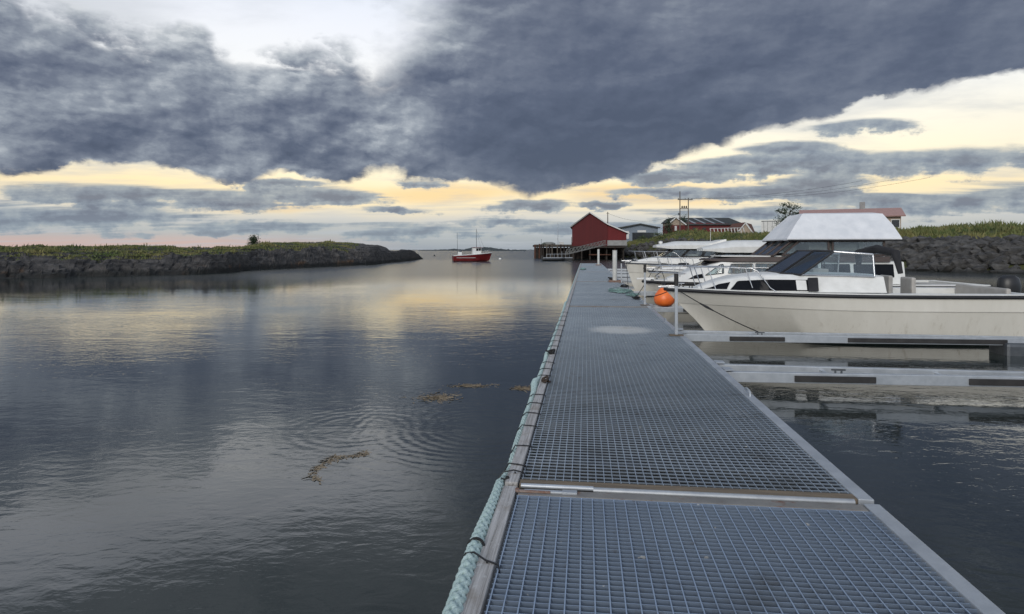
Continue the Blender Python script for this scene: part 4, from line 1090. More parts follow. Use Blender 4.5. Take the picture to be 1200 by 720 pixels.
# ---------------- boats D and C: white pilothouse boats
def pilothouse(name, label, org, L, Bm, zb, zs, house, roofz, roof, rake=(.9, .65, .28, 0), antenna=None, wing=False):
    r = empty(name, org, -ANG, label, 'motorboat', 'boats moored at the booms')
    h = Hull(L, Bm, zb, zs, rake=rake)
    x0, x1 = house
    h.hull(M_hull_cream, r); h.rub(M_galv_dark if wing else M_rub, r, .025, -.02); h.deck(M_deck_white, r, well=(x1 + .3, L - .3, Bm * .38))
    z = zb + .05; w = Bm * .36; zr = roofz - .02
    tr = [(.5, .22, .18, z, z + .04, .02), (x0 - .2, w * .7, w * .6, z, z + .16, .04), (x0 + .25, w * .9, w * .85, z, z + .25, .03)]
    MB().loft(house_loft(tr)).build('fore_cabin', M_deck_white, r, smooth=40)
    lo = [(x0, w * .86, w * .84, z - .05, z + .20, 0), (x1, w, w * .97, z - .05, z + .20, 0)]
    MB().loft(house_loft(lo)).build('house_side', M_deck_white, r, smooth=30)
    zs_ = z + .215; rk = .50
    def corner(x, sg, t): return Vector((x + (rk * t if x < x0 + .1 else 0), sg * lerp(w * (.86 if x < x0 + .1 else .97), w * .84, t), lerp(zs_, zr, t)))
    F = lambda y, t: Vector((x0 + .02 + rk * t, y * lerp(w * .84, w * .8, t), lerp(zs_, zr, t)))
    for y0, y1 in ((-1, -.04), (.04, 1)): pane([F(y0, 0), F(y1, 0), F(y1, 1), F(y0, 1)], M_glass, r, 'windscreen', M_rub, .022)
    n = 3
    for sg in (-1, 1):
        for k in range(n):
            a, b = k / n, (k + 1) / n
            G = lambda q, t: corner(x0 + .02, sg, t).lerp(corner(x1, sg, t), q)
            pane([G(a + .02, .02), G(b - .02, .02), G(b - .02, .98), G(a + .02, .98)], M_glass, r, 'side_window', M_rub, .022)
    MB().box((x1 + .02, 0, (z + zr) / 2), (.04, w * 1.5, zr - z - .1)).build('rear_bulkhead', M_teak, r)
    for y in (-w * .45, w * .45): MB().box((x0 + 1.35, y, z + .28), (.45, .45, .12)).box((x0 + 1.58, y, z + .55), (.10, .45, .5)).build('seat', M_seat, r, bevel=.04)
    MB().box((x0 + .75, 0, z + .22), (.35, w * 1.5, .16)).build('dashboard', M_black, r, bevel=.04)
    # hard roof
    ra, rb = roof; secs = []
    for i in range(15):
        t = i / 14; x = lerp(ra, rb, t); hw = w * (.99 if t > .25 else lerp(.70, .99, math.sin(t / .25 * PI / 2)))
        zt = lerp(.05,   .27 if wing else .46, ss(-.12, .36, t)) * (1.25 if wing else 1) * (1 if t < .85 or wing else lerp(1, .6, (t - .85) / .15))
        zb_ = roofz + .07 * (1 - ss(0, .22, t))
        secs.append([(x, -hw, zb_), (x, -hw * 1.01, zb_ + zt * .45), (x, -hw * .8, zb_ + zt * .85), (x, 0, zb_ + zt), (x, hw * .8, zb_ + zt * .85), (x, hw * 1.01, zb_ + zt * .45), (x, hw, zb_), (x, 0, zb_ - .01)])
    MB().loft(secs).build('hard_roof', M_deck_white, r, smooth=40)
    if wing:                        # raised fin at the back of the roof
        f = MB(); zz = roofz + .10
        f.loft([[(x, -w * .98, q0), (x + .0, -w * .95, q1), (x, w * .95, q1), (x, w * .98, q0)] for x, q0, q1 in ((rb - .75, zz, zz + .05), (rb - .35, zz, zz + .17), (rb + .12, zz + .02, zz + .30), (rb + .16, zz + .20, zz + .30))])
        f.build('roof_fin', M_deck_white, r, smooth=30)
        MB().lathe([(.0, 0), (.05, 0), (.05, .10), (.085, .12), (.085, .20), (.0, .23)], (ra + .25, -.1, roofz + .12), 14).build('searchlight', M_deck_white, r, smooth=40)
    if antenna: MB().tube([(antenna[0], antenna[1], roofz + .1), (antenna[0], antenna[1], roofz + antenna[2])], .008, 6).build('antenna', M_deck_white, r)
    h.rail(r, .28, x0 + 1.1, .46, (.4, .8, 1.3, 1.8), lean=.12)
    cleat(r, (.45, 0, zb + .10))
    MB().prism([(-.15, -.05, zb + .05), (.3, -.09, zb + .06), (.3, .09, zb + .06), (-.15, .05, zb + .05)], (0, 0, .045)).build('bow_roller', M_chrome, r, bevel=.008)
    for x in (1.5, 2.5):
        MB().tube([(x, -h.sheer(x)[0] - .11, z - .85), (x, -h.sheer(x)[0] - .12, z - .75), (x, -h.sheer(x)[0] - .12, z - .3), (x, -h.sheer(x)[0] - .10, z - .2)], [.03, .09, .09, .03], 12).build('fender', M_deck_white, r, smooth=60)
    return r, h
Dd, hD = pilothouse('pilothouse_boat', 'white pilothouse boat with plain rounded roof, between the cruiser and the furthest boat', (5.15, 23.4, 0), 7.2, 2.5, 1.22, 1.12, (2.15, 4.9), 1.90, (1.95, 5.4))
MB().lathe([(.20, 0), (.20, .05), (.12, .07), (0, .07)], (1.35, 0, 1.44), 18).build('hatch', M_dark_glass, Dd, smooth=40)
Cc, hC = pilothouse('pilothouse_boat', 'white pilothouse boat with winged roof fin, furthest of the moored boats', (4.98, 27.1, 0), 8.2, 2.9, 1.44, 1.36, (1.45, 3.95), 2.04, (1.28, 3.95), rake=(.55, .38, .15, 0), antenna=(3.7, .2, .75), wing=True)

# ---------------- lines and the buoy
def line(pts, r, name, label, mat, cat='rope', sag=.0, grip=None):
    m = MB(); P = []
    for i in range(len(pts) - 1):
        a, b = Vector(pts[i]), Vector(pts[i + 1])
        for k in range(13 if i == len(pts) - 2 else 12):
            t = k / 12; P.append(a.lerp(b, t) - Vector((0, 0, sag * 4 * t * (1 - t))))
    m.tube(P, r, 7)
    r_ = m.build(name, mat, smooth=60); tag(r_, label, cat)
    if grip:
        i0, i1 = int(grip[0] * (len(P) - 1)), int(grip[1] * (len(P) - 1))
        k = MB(); Q = P[i0:i1 + 1]; k.tube(Q, [r * (1.4 if q in (0, len(Q) - 1) else 2.7) for q in range(len(Q))], 8); k.build('rubber_snubber', M_rubber, r_, smooth=60)
    return r_
Aw = lambda root, x, y, z: Vector((root.location.x + x * CA + y * SA, root.location.y - x * SA + y * CA, z))
line([Aw(A, .35, -.05, 1.20), Aw(A, .22, -.17, 1.10), D(DW + 1.50, 12.95 - .24, DK + .03)], .011, 'mooring_line', 'black mooring line with rubber snubber slanting down the cream boat\'s bow', M_blackrope, sag=.05, grip=(.68, .79))
line([Aw(A, .5, .25, 1.17), Aw(A, .3, .33, 1.10), D(2.33, 18.60, DK + .25)], .011, 'mooring_line', 'black mooring line from the cream boat\'s bow back to the middle post', M_blackrope, sag=.06)
line([Aw(B, .5, -.1, 1.14), Aw(B, .25, -.28, 1.05), D(2.33, 18.66, DK + .72)], .012, 'mooring_line', 'black mooring line from the flybridge cruiser\'s bow to the middle post', M_blackrope, sag=.06)
line([Aw(Cc, .3, -.2, 1.55), Aw(Cc, .05, -.24, 1.46), D(2.30, 25.3, DK + .01)], .012, 'mooring_line', 'dark mooring line dropping from the furthest pilothouse bow to the dock', M_blackrope, sag=.05)
line([Aw(Dd, .45, -.1, 1.36), Aw(Dd, .2, -.2, 1.27), D(2.34, 22.0, DK + .01)], .012, 'mooring_line', 'dark mooring line from the plain-roofed pilothouse boat\'s bow to the dock', M_blackrope, sag=.05)
bx = wx(778.5, 18.55)
by_ = empty('buoy', (bx, 18.55, .31), 0, 'orange ball buoy hung under the flybridge cruiser\'s bow', 'buoy')
M_orange = pmat('orange_vinyl', (.90, .20, .035), (.80, .15, .03), scale=3.5, rough=.38)
prof = [(0, -.02), (.12, -.015), (.22, .02), (.285, .09), (.31, .18), (.30, .27), (.262, .36), (.20, .45), (.135, .52), (.085, .565), (.065, .59)]
MB().lathe([(0, -.02)] + prof[1:] + [(0, .592)], n=32).build('ball', M_orange, by_, smooth=60)
MB().lathe([(0, .588), (.068, .588), (.07, .62), (.055, .66), (.03, .675), (0, .675)], n=18).build('eye_cap', M_black, by_, smooth=50)
MB().tube([(.0, 0, .66), (.03, .15, .85), (.08, .65, 1.02), (Aw(B, .35, -.3, 0).x - bx, Aw(B, .35, -.3, 0).y - 18.55, .84)], .011, 6).build('lanyard', M_blackrope, by_, smooth=60)

# ---------------- red fishing boat at anchor
F = empty('fishing_boat', (wx(576.5, 108), 108, 0), PI + .22, 'small red fishing boat with white wheelhouse and two masts anchored off the islet', 'fishing boat')
hF = Hull(6.9, 2.5, 1.50, .95, rake=(.55, .40, .15, 0), full=.7, zk=.72)
M_redhull = gelcoat('red_hull', (.18, .014, .015), (.13, .012, .013), (.06, .01, .012), zb=.14)
hF.hull(M_redhull, F); hF.rub(M_deck_white, F, .05, .02); hF.deck(M_deck_white, F, well=(3.9, 6.6, .8), floor=.5)
st = MB()
for sg in (-1, 1):
    P = [Vector((x, sg * (lerp(hF.pt(2, x / 6.9)[1], hF.pt(3, x / 6.9)[1], .1) + .03), .62)) for x in [3.1 + .3 * k for k in range(12)]]
    st.tube(P, .035, 6)
st.build('white_stripe', M_deck_white, F)
WH = [(2.0, .55, .50, 1.25, 2.35, .03), (3.45, .75, .70, 1.15, 2.30, .03)]
wh = MB().loft(house_loft(WH)).build('wheelhouse', M_deck_white, F, smooth=30)
MB().box((2.65, 0, 2.42), (1.75, 1.6, .07)).build('roof', M_redhull, wh, bevel=.02)
for sg in (-1, 1):
    for x0, x1 in ((2.08, 2.45), (2.52, 2.9)): side_panel(WH, [(x0, .55), (x1, .55), (x1, .92), (x0, .92)], sg, .01).build('window', M_dark_glass, wh)
pane([(1.985, -.45, 1.9), (1.985, .45, 1.9), (1.99, .42, 2.3), (1.99, -.42, 2.3)], M_dark_glass, wh, 'window')
MB().tube([(2.75, 0, 2.4), (2.78, 0, 5.7)], [.05, .028], 8).tube([(2.76, -.5, 3.9), (2.76, .5, 3.9)], .02, 6).tube([(2.78, 0, 5.5), (1.3, .0, 2.2)], .012, 5).tube([(2.78, 0, 5.5), (2.1, .5, 2.5)], .012, 5).build('main_mast', M_galv_dark, F)
MB().box((5.7, 0, 1.25), (.65, 1.0, .75)).build('stern_box', M_deck_white, F, bevel=.03)
MB().tube([(6.1, .1, 1.3), (6.15, .1, 5.0)], [.04, .022], 8).build('aft_mast', M_galv_dark, F)
MB().lathe([(0, 0), (.16, 0), (.2, .12), (.2, .26), (0, .34)], (5.55, .0, 1.62), 12).build('gear_hauler', M_galv_dark, F, smooth=40)
hF.rail(F, .25, 1.9, .42, (.4, .9, 1.4))
for k, (px, py, lab, nm, mt) in enumerate(((586, 303.6, 'small white mooring float right of the red fishing boat', 'mooring_float', M_deck_white), (509, 299.6, 'small dark mooring float left of the red fishing boat', 'mooring_float', M_black))):
    Y = 1440 / (py + .8 - HZ); t = empty(nm, (wx(px, Y), Y, 0), 0, lab, 'float')
    MB().lathe([(0, -.1), (.22, -.06), (.30, .08), (.26, .24), (.12, .34), (0, .36)], n=16).build('ball', mt, t, smooth=60)
    MB().tube([(.05 * math.cos(a), 0, .40 + .05 * math.sin(a)) for a in [2 * PI * q / 10 for q in range(10)]], .015, 6, closed=True).build('eye', M_black, t)
# ------------------------------------------------------------------ buildings and gear on the far shore
def board_mat(name, c1, c2, pitch=.16, vert=True):
    m, g, b = new_mat(name)
    co = g.new('ShaderNodeTexCoord').outputs['Object']; x, y, z = g.sep(co)
    q = g.m('ADD', x, y) if vert else z
    f = g.m('FRACT', g.m('DIVIDE', q, pitch)); gro = g.sstep(f, .0, .10)
    pl = g.new('ShaderNodeTexWhiteNoise'); pl.noise_dimensions = '1D'; g.l.new(g.m('FLOOR', g.m('DIVIDE', q, pitch)), pl.inputs['W'])
    n = g.noise(g.mapping(co, (1, 1, .25)), 1.2, 6, .65)
    c = g.mix(g.m('MULTIPLY', g.m('ADD', pl.outputs[0], g.lin(n, .3, .7)), .5), c4(c1), c4(c2))
    g.put(b.inputs['Base Color'], c); b.inputs['Roughness'].default_value = .8
    bn = g.new('ShaderNodeBump'); bn.inputs['Distance'].default_value = .03; g.l.new(gro, bn.inputs['Height']); g.l.new(bn.outputs[0], b.inputs['Normal'])
    return m
M_red = board_mat('red_boards', (.105, .011, .012), (.078, .009, .010))
M_red2 = board_mat('brighter_red_boards', (.155, .014, .015), (.115, .011, .013))
M_barnred = board_mat('dull_red_boards', (.15, .026, .024), (.11, .02, .02))
M_beige = board_mat('beige_boards', (.42, .34, .26), (.34, .27, .21))
M_bluegrey = board_mat('blue_grey_cladding', (.24, .28, .33), (.19, .23, .28), pitch=.25, vert=False)
M_roofdark = pmat('dark_roof', (.030, .034, .034), (.05, .054, .052), scale=1.5, rough=.75)
M_roofgrey = pmat('grey_roof', (.12, .13, .15), (.17, .18, .2), scale=.6, rough=.7)
M_roofbrown = pmat('brown_tile_roof', (.15, .065, .045), (.11, .05, .038), scale=3, rough=.85, bump=.05)
M_roofpink = pmat('pale_red_tile_roof', (.42, .26, .23), (.34, .21, .19), scale=3, rough=.85, bump=.05)
M_white = pmat('white_paint', (.70, .70, .68), (.58, .58, .56), scale=1.5, rough=.6)
M_conc = pmat('concrete', (.32, .32, .31), (.24, .24, .235), scale=1.2, rough=.9, bump=.01)
M_timber = pmat('tarred_timber', (.022, .018, .015), (.045, .036, .03), scale=2, rough=.9)
M_pilerust = pmat('rust_brown_pile', (.12, .05, .03), (.06, .03, .02), scale=2, rough=.9)
M_pilegrey = pmat('grey_pile', (.13, .115, .095), (.08, .07, .06), scale=2, rough=.9)
M_pole = pmat('pole_timber', (.10, .085, .07), (.15, .13, .11), scale=3, rough=.9)
M_greypane = pmat('house_window', (.03, .035, .04), (.05, .055, .06), rough=.08)

def facade(name, mat, par, P2, Y, depth, rz=0.0):        # outline given as world (x, z) pairs at distance Y, extruded backwards
    return MB().prism([(x, Y, z) for x, z in P2], (0, depth, 0)).build(name, mat, par)
def pxz(pts, Y): return [(wx(a, Y), wz(b, Y)) for a, b in pts]
def rel(pts, o): return [(x - o[0], z - o[2]) for x, z in pts]
def thing_at(name, px, py, Y, label, cat, group=None): return empty(name, wp(px, py, Y), 0, label, cat, group)
def slab(par, name, mat, a, b, depth, th, y0=0.0):       # roof slab between two (x, z) points, running back
    a, b = Vector((a[0], 0, a[1])), Vector((b[0], 0, b[1])); d = (b - a).normalized(); n = Vector((-d.z, 0, d.x))
    if n.z < 0: n = -n
    return MB().prism([(p.x, y0, p.z) for p in (a, b, b + n * th, a + n * th)], (0, depth, 0)).build(name, mat, par)

# --- red boathouse on piles
Y = 128; o = wp(690, 291, Y)
t = empty('boathouse', o, -.12, 'tall dark red gabled boathouse on stilts at the water\'s edge', 'boathouse')
R_ = lambda *p: rel(pxz(p, Y), o)
facade('wall', M_red, t, R_((670.5, 288.5), (711.5, 288.5), (711.5, 264), (691.3, 250.2), (670.5, 265)), 0, 15)
facade('lean_to_wall', M_red2, t, R_((711.6, 281.8), (733.5, 281.8), (733.5, 272.6), (711.6, 264.6)), .12, 14.7)
facade('concrete_base', M_conc, t, R_((709.5, 288), (734, 288), (734, 281.9), (709.5, 281.9)), .05, 14.5)
q = R_((668.2, 266.4), (691.3, 249.4), (712, 263.2), (736.8, 274.0))
slab(t, 'roof', M_roofdark, q[0], q[1], 15.8, .14, -.35); slab(t, 'roof', M_roofdark, q[1], q[2], 15.8, .14, -.35); slab(t, 'lean_to_roof', M_roofdark, q[2], q[3], 15.5, .12, -.30)
for a, b, nm in ((q[0], q[1], 'barge_board'), (q[1], q[2], 'barge_board'), (q[2], q[3], 'barge_board')):
    MB().bar((a[0], -.38, a[1] + .02), (b[0], -.38, b[1] + .02), .06, .22).build(nm, M_white if nm and a is not q[0] else M_conc, t)
bx0, bz0 = R_((671, 288.6))[0]; bx1, bz1 = R_((711, 290.6))[0]
MB().box(((bx0 + bx1) / 2 + 1.6, 7, bz0 - .2), (bx1 - bx0 + 4.4, 15.5, .34)).build('floor_deck', M_timber, t)
for k in range(7):
    xx = lerp(bx0 + .2, bx1 + 3.4, k / 6)
    for yy in (.3, 4.5, 9): MB().tube([(xx, yy, -o.z - .6), (xx, yy, bz0 - .35)], .16, 8).build('pile', M_pilerust if k in (3, 5) and yy < 1 else M_timber, t)
MB().box(((bx0 + bx1) / 2 + 1.6, 10, -1.2), (bx1 - bx0 + 4, .3, 5)).build('dark_backing', M_timber, t)  # dark sheet added under the floor, standing in for the shade there
MB().bar((bx0 + 3.4, .0, 1.0 - o.z), (bx1 + .8, .0, 1.0 - o.z), .14, .2).build('cross_beam', M_pilerust, t)
MB().bar((bx0 - .18, -.1, bz0 - .1), (bx0 - .18, -.1, bz0 + 1.9), .1, .1).build('corner_ladder', M_pilerust, t)
MB().box((bx0 + 3.0, 14, R_((691, 250))[0][1] - .2), (.5, .5, 1.2)).build('chimney', M_conc, t)

# --- timber quay left of it
Y = 150; o = wp(648, 300, Y); R_ = lambda *p: rel(pxz(p, Y), o)
t = empty('timber_quay', o, 0, 'dark old timber quay on piles left of the red boathouse', 'quay')
(xa, zt), (xb, _) = R_((626.3, 287), (676, 287))
MB().box(((xa + xb) / 2, 6, zt - .25), (xb - xa, 12, .5)).build('deck', M_timber, t)
MB().box(((xa + xb) / 2, 7.5, (zt - o.z) / 2 - .6), (xb - xa - .6, 6, zt + o.z - .2)).build('crib_wall', M_timber, t)
for k, px in enumerate((627, 629.5, 632, 634.2, 636.6, 640.8, 644, 647, 653.2, 657, 661, 665)):
    x = R_((px, 290))[0][0]
    MB().tube([(x, -.12, -o.z - .8), (x, -.12, zt + random.uniform(-.1, .25))], .17 if k % 3 else .22, 8).build('pile', (M_pilerust, M_timber, M_pilerust, M_timber, M_timber, M_pilegrey, M_timber, M_pilegrey, M_pilegrey, M_timber, M_timber, M_timber)[k], t)
MB().bar((xa, -.1, zt - .1), (xb, -.1, zt - .1), .2, .3).build('edge_timber', M_pilegrey, t)
t = thing_at('net_heap', 643.5, 286.9, 156, 'pale covered heap of nets on top of the timber quay', 'net heap')
MB().blob((0, 0, .2), 1.0, 3, .15, 3, (1.5, 1, .55)).build('cover', pmat('grey_tarpaulin', (.25, .26, .25), (.17, .18, .17), rough=.8), t, smooth=60)
MB().blob((-1.3, -.2, .1), .6, 5, .2, 2, (1.1, 1, .6)).build('net', pmat('green_net', (.05, .07, .05), (.09, .10, .08), scale=8, rough=.9), t, smooth=60)
t = thing_at('crate', 658, 286.9, 155, 'white fish crate on the timber quay beside the mast', 'crate')
MB().box((0, 0, .3), (1.1, .8, .6)).build('body', M_white, t, bevel=.03); MB().box((0, 0, .62), (1.16, .86, .06)).build('lid', M_white, t)
t = thing_at('flag_mast', 653.8, 287, 153, 'tall thin white mast standing on the timber quay', 'mast')
MB().tube([(0, 0, -.2), (0, 0, 5.3)], [.09, .05], 8).build('pole', M_galv, t); MB().lathe([(0, 0), (.09, 0), (.09, .1), (0, .16)], (0, 0, 5.28), 10).build('knob', M_white, t)
t = thing_at('thin_pole', 634.5, 287, 152, 'thin short pole at the seaward end of the timber quay', 'pole')
MB().tube([(0, 0, -.3), (0, 0, 1.3)], .035, 6).build('shaft', M_galv_dark, t); MB().box((0, 0, 1.3), (.16, .1, .1)).build('lamp_head', M_galv_dark, t)

# --- gangway and its pontoon
M_truss = pmat('dull_aluminium', (.22, .22, .20), (.15, .15, .14), scale=4, rough=.6)
Yg = 112; a = wp(709, 287, Yg + 8); b = wp(664, 298.2, Yg)
t = empty('gangway', b, 0, 'pale lattice-sided gangway sloping from the boathouse down to the pontoon', 'gangway')
aa = a - b; n = 11
def off(p, y, z=0): return Vector(p) + Vector((0, y, z))
for y in (-.55, .55):
    tr = MB(); tr.bar(off((0, 0, 0), y), off(aa, y), .08, .12); tr.bar(off((0, 0, .85), y), off(aa, y, .85), .07, .07)
    for k in range(n + 1):
        p = aa * (k / n); tr.bar(off(p, y), off(p, y, .85), .05, .05)
        if k < n: q2 = aa * ((k + 1) / n); tr.bar(off(p, y), off(q2, y, .85), .045, .045); 
    tr.build('side_truss', M_truss, t)
MB().bar((0, 0, .0), aa, .95, .06).build('walkway', M_galv_old, t)
t = empty('pontoon', (wx(652, Yg), Yg, 0), 0, 'low dark floating pontoon with pale rail at the gangway foot', 'pontoon')
x0, x1 = wx(637, Yg) - wx(652, Yg), wx(670, Yg) - wx(652, Yg)
MB().box(((x0 + x1) / 2, 0, .15), (x1 - x0, 2.4, .75)).build('float', M_float, t, bevel=.05)
MB().box(((x0 + x1) / 2, 0, .56), (x1 - x0 + .1, 2.5, .08)).build('deck', M_galv, t)
for k in range(7):
    x = lerp(x0 + .6, x1 - .3, k / 6); MB().tube([(x, 1.1, .6), (x, 1.1, 1.25 + .5 * (k > 3))], .035, 6).build('rail_post', M_alu, t)
MB().tube([(x0 + .6, 1.1, 1.2), (x1 - .3, 1.1, 1.25)], .035, 6).build('rail', M_alu, t)
MB().lathe([(0, 0), (.22, .05), (.25, .25), (.12, .4), (0, .42)], (x0 - .1, -.6, .15), 12).build('fender', M_white, t, smooth=60)
t = empty('rigid_inflatable', (wx(648, Yg - 2.2), Yg - 2.2, 0), 0, 'dark open dinghy lying alongside the pontoon', 'dinghy')
MB().tube([(-2.0, -.6, .3), (1.2, -.6, .32), (2.0, -.2, .42), (2.0, .2, .42), (1.2, .6, .32), (-2.0, .6, .3)], .2, 10).build('tube', M_float, t, smooth=60)
MB().box((-.2, 0, .15), (3.4, 1.0, .2)).build('floor', M_float, t); MB().box((-1.9, 0, .65), (.3, .3, .6)).build('outboard', M_black, t, bevel=.05)

# --- blue-grey warehouse
Y = 185; o = wp(750, 276, Y); R_ = lambda *p: rel(pxz(p, Y), o)
t = empty('warehouse', o, 0, 'low blue-grey warehouse with shallow gable between boathouse and grassy bank', 'warehouse')
facade('wall', M_bluegrey, t, R_((729, 284), (771, 284), (771, 267.2), (750, 263.3), (729, 267)), 0, 22)
q = R_((726.8, 267.2), (750, 262.9), (773.2, 267.4)); slab(t, 'roof', M_roofgrey, q[0], q[1], 23, .25, -.6); slab(t, 'roof', M_roofgrey, q[1], q[2], 23, .25, -.6)
MB().bar((q[0][0], -.62, q[0][1]), (q[1][0], -.62, q[1][1]), .06, .3).bar((q[1][0], -.62, q[1][1]), (q[2][0], -.62, q[2][1]), .06, .3).build('fascia', M_roofdark, t)
w = R_((747, 272.5), (757, 270)); MB().box(((w[0][0] + w[1][0]) / 2, -.03, (w[0][1] + w[1][1]) / 2), (w[1][0] - w[0][0], .08, w[1][1] - w[0][1])).build('sign_panel', M_white, t)
w = R_((741, 284), (766, 272.8)); MB().box(((w[0][0] + w[1][0]) / 2, -.02, (w[0][1] + w[1][1]) / 2), (w[1][0] - w[0][0], .06, w[1][1] - w[0][1])).build('dark_door', M_greypane, t)
w = R_((732.5, 280), (737, 271)); MB().box(((w[0][0] + w[1][0]) / 2, -.03, (w[0][1] + w[1][1]) / 2), (w[1][0] - w[0][0], .08, w[1][1] - w[0][1])).build('door', M_white, t)

# --- long dull red barn
Y = 170; o = wp(838, 271, Y); R_ = lambda *p: rel(pxz(p, Y), o)
t = empty('barn', o, 0, 'long dull red barn with dark roof and four pale roof strips behind the bank', 'barn')
(x0, z0), (x1, z1), (xr0, zr), (xr1, _), (xe, ze) = R_((804, 278), (871, 262.4), (804, 254.6), (863, 254.8), (872.5, 262.2))
MB().prism([(x0, 0, z0), (x0, 12, z0), (x0, 12, z1), (x0, 6, zr), (x0, 0, z1)], (xr1 - x0 + .4, 0, 0)).build('wall', M_barnred, t)
rf = MB(); rf.add([(x0 - .5, -.5, z1 - .2), (xe, -.5, ze - .2), (xr1, 6, zr + .12), (x0 - .5, 6, zr + .12)], [(0, 1, 2, 3)])
rf.add([(x0 - .5, -.5, z1 - .42), (xe, -.5, ze - .42), (xr1, 6, zr - .1), (x0 - .5, 6, zr - .1)], [(0, 1, 2, 3)])
rf.add([(x0 - .5, -.5, z1 - .2), (xe, -.5, ze - .2), (xe, -.5, ze - .42), (x0 - .5, -.5, z1 - .42)], [(0, 1, 2, 3)])
rf.add([(xr1, 6, zr + .12), (xe, -.5, ze - .2), (xe, 12.5, ze - .2), (x0 - .5, 12.5, z1 - .2), (x0 - .5, 6, zr + .12)], [(0, 1, 2), (0, 2, 3, 4)])
roof = rf.build('roof', M_roofdark, t)
for k in range(4):
    a0 = R_((806.5 + 11.2 * k, 255.7))[0]; b0 = R_((813.5 + 11.2 * k, 261.3))[0]
    f = lambda x, s: Vector((x, lerp(6, -.5, s), lerp(zr + .12, z1 - .2, s) + .09))
    MB().add([f(a0[0], .12), f(a0[0] + .75, .12), f(b0[0] + .75, .9), f(b0[0], .9)] , [(0, 1, 2, 3)]).build('roof_strip', M_alu, roof)
for px in (811.5, 823): 
    w = R_((px, 269.5), (px + 4.5, 266.8)); f = MB().box(((w[0][0] + w[1][0]) / 2, -.03, (w[0][1] + w[1][1]) / 2), (w[1][0] - w[0][0], .08, w[1][1] - w[0][1])).build('window', M_pilerust, t)
    MB().box(((w[0][0] + w[1][0]) / 2, -.05, (w[0][1] + w[1][1]) / 2), ((w[1][0] - w[0][0]) * .8, .08, (w[1][1] - w[0][1]) * .75)).build('pane', M_greypane, f)
# --- beige gable annex with brown roof
Y = 160; o = wp(876, 274, Y); R_ = lambda *p: rel(pxz(p, Y), o)
t = empty('cottage', o, 0, 'beige gabled cottage with brown tiled roof at the right end of the long barn', 'cottage')
facade('wall', M_beige, t, R_((866.5, 280), (880.5, 280), (880.5, 272), (873.2, 261.9), (866.5, 269.5)), 0, 9)
q = R_((865.2, 270.8), (873.4, 261.2), (881.8, 273.2), (891.8, 273.4), (890.5, 261.9))
MB().prism([(q[1][0], -.3, q[1][1]), (q[2][0], -.3, q[2][1]), (q[3][0], 3.5, q[3][1]), (q[4][0], 5.5, q[4][1])], (0, 0, -.2)).build('roof', M_roofbrown, t)
slab(t, 'roof', M_roofbrown, q[0], q[1], 9.6, .16, -.3)
MB().bar((q[0][0], -.34, q[0][1]), (q[1][0], -.34, q[1][1]), .06, .25).bar((q[1][0], -.34, q[1][1]), (q[2][0], -.34, q[2][1]), .06, .25).build('barge_board', M_white, t)
w = R_((881.5, 280), (891, 273)); MB().box(((w[0][0] + w[1][0]) / 2, 4.5, (w[0][1] + w[1][1]) / 2), (w[1][0] - w[0][0], .3, w[1][1] - w[0][1])).build('side_wall', M_barnred, t)
# --- small gabled house by the power poles
Y = 150; o = wp(793, 272, Y); R_ = lambda *p: rel(pxz(p, Y), o)
t = empty('gabled_house', o, 0, 'small house with beige gable over red wall, behind the twin power poles', 'house')
facade('wall', M_barnred, t, R_((786, 278), (803, 278), (803, 264.2), (786, 264.2)), 0, 8)
facade('gable', M_beige, t, R_((786, 264.1), (803, 264.1), (791.7, 256), (786, 260)), -.03, 8)
q = R_((785, 261), (791.7, 255.2), (803.8, 264)); slab(t, 'roof', M_roofdark, q[0], q[1], 9, .16, -.4); slab(t, 'roof', M_roofdark, q[1], q[2], 9, .16, -.4)
MB().bar((q[0][0], -.43, q[0][1] + .05), (q[1][0], -.43, q[1][1] + .05), .06, .28).bar((q[1][0], -.43, q[1][1] + .05), (q[2][0], -.43, q[2][1] + .05), .06, .28).build('barge_board', M_white, t)
w = R_((790.5, 270.5), (793, 265)); MB().box(((w[0][0] + w[1][0]) / 2, -.05, (w[0][1] + w[1][1]) / 2), (w[1][0] - w[0][0], .06, w[1][1] - w[0][1])).build('window', M_white, t)
# --- pink roofed house behind the canvas tent
Y = 92; o = wp(985, 262, Y); R_ = lambda *p: rel(pxz(p, Y), o)
t = empty('pink_roofed_house', o, -.44, 'house with faded pink-red tiled roof showing over the white canvas tent', 'house')
(x0, z0), (x1, z1), (xa, za), (xb, zb_) = R_((946, 282), (1046, 255), (941, 255.2), (1050, 255.2)); zr = R_((985, 244.5))[0][1]
MB().prism([(x0, .6, z0), (x0, 8.4, z0), (x0, 8.4, z1), (x0, 4.5, zr - .1), (x0, .6, z1)], (x1 - x0, 0, 0)).build('wall', M_beige, t)
MB().prism([(xa, 0, za), (xa, 4.5, zr), (xa, 4.5, zr + .16), (xa, -.05, za + .16)], (xb - xa, 0, 0)).build('roof', M_roofpink, t)
MB().prism([(xa, 4.52, zr), (xa, 9, za), (xa, 9.05, za + .16), (xa, 4.52, zr + .16)], (xb - xa, 0, 0)).build('roof', M_roofpink, t)
for px in (965, 990, 1015, 1036):
    w = R_((px, 268), (px + 9, 258)); f = MB().box(((w[0][0] + w[1][0]) / 2, .58, (w[0][1] + w[1][1]) / 2), (w[1][0] - w[0][0], .1, w[1][1] - w[0][1])).build('window', M_white, t)
    MB().box(((w[0][0] + w[1][0]) / 2, .54, (w[0][1] + w[1][1]) / 2), ((w[1][0] - w[0][0]) * .82, .08, (w[1][1] - w[0][1]) * .82)).build('pane', M_greypane, f)
MB().box((R_((1010, 240))[0][0], 4.5, zr + .5), (.7, .7, 1.3)).build('chimney', M_conc, t)

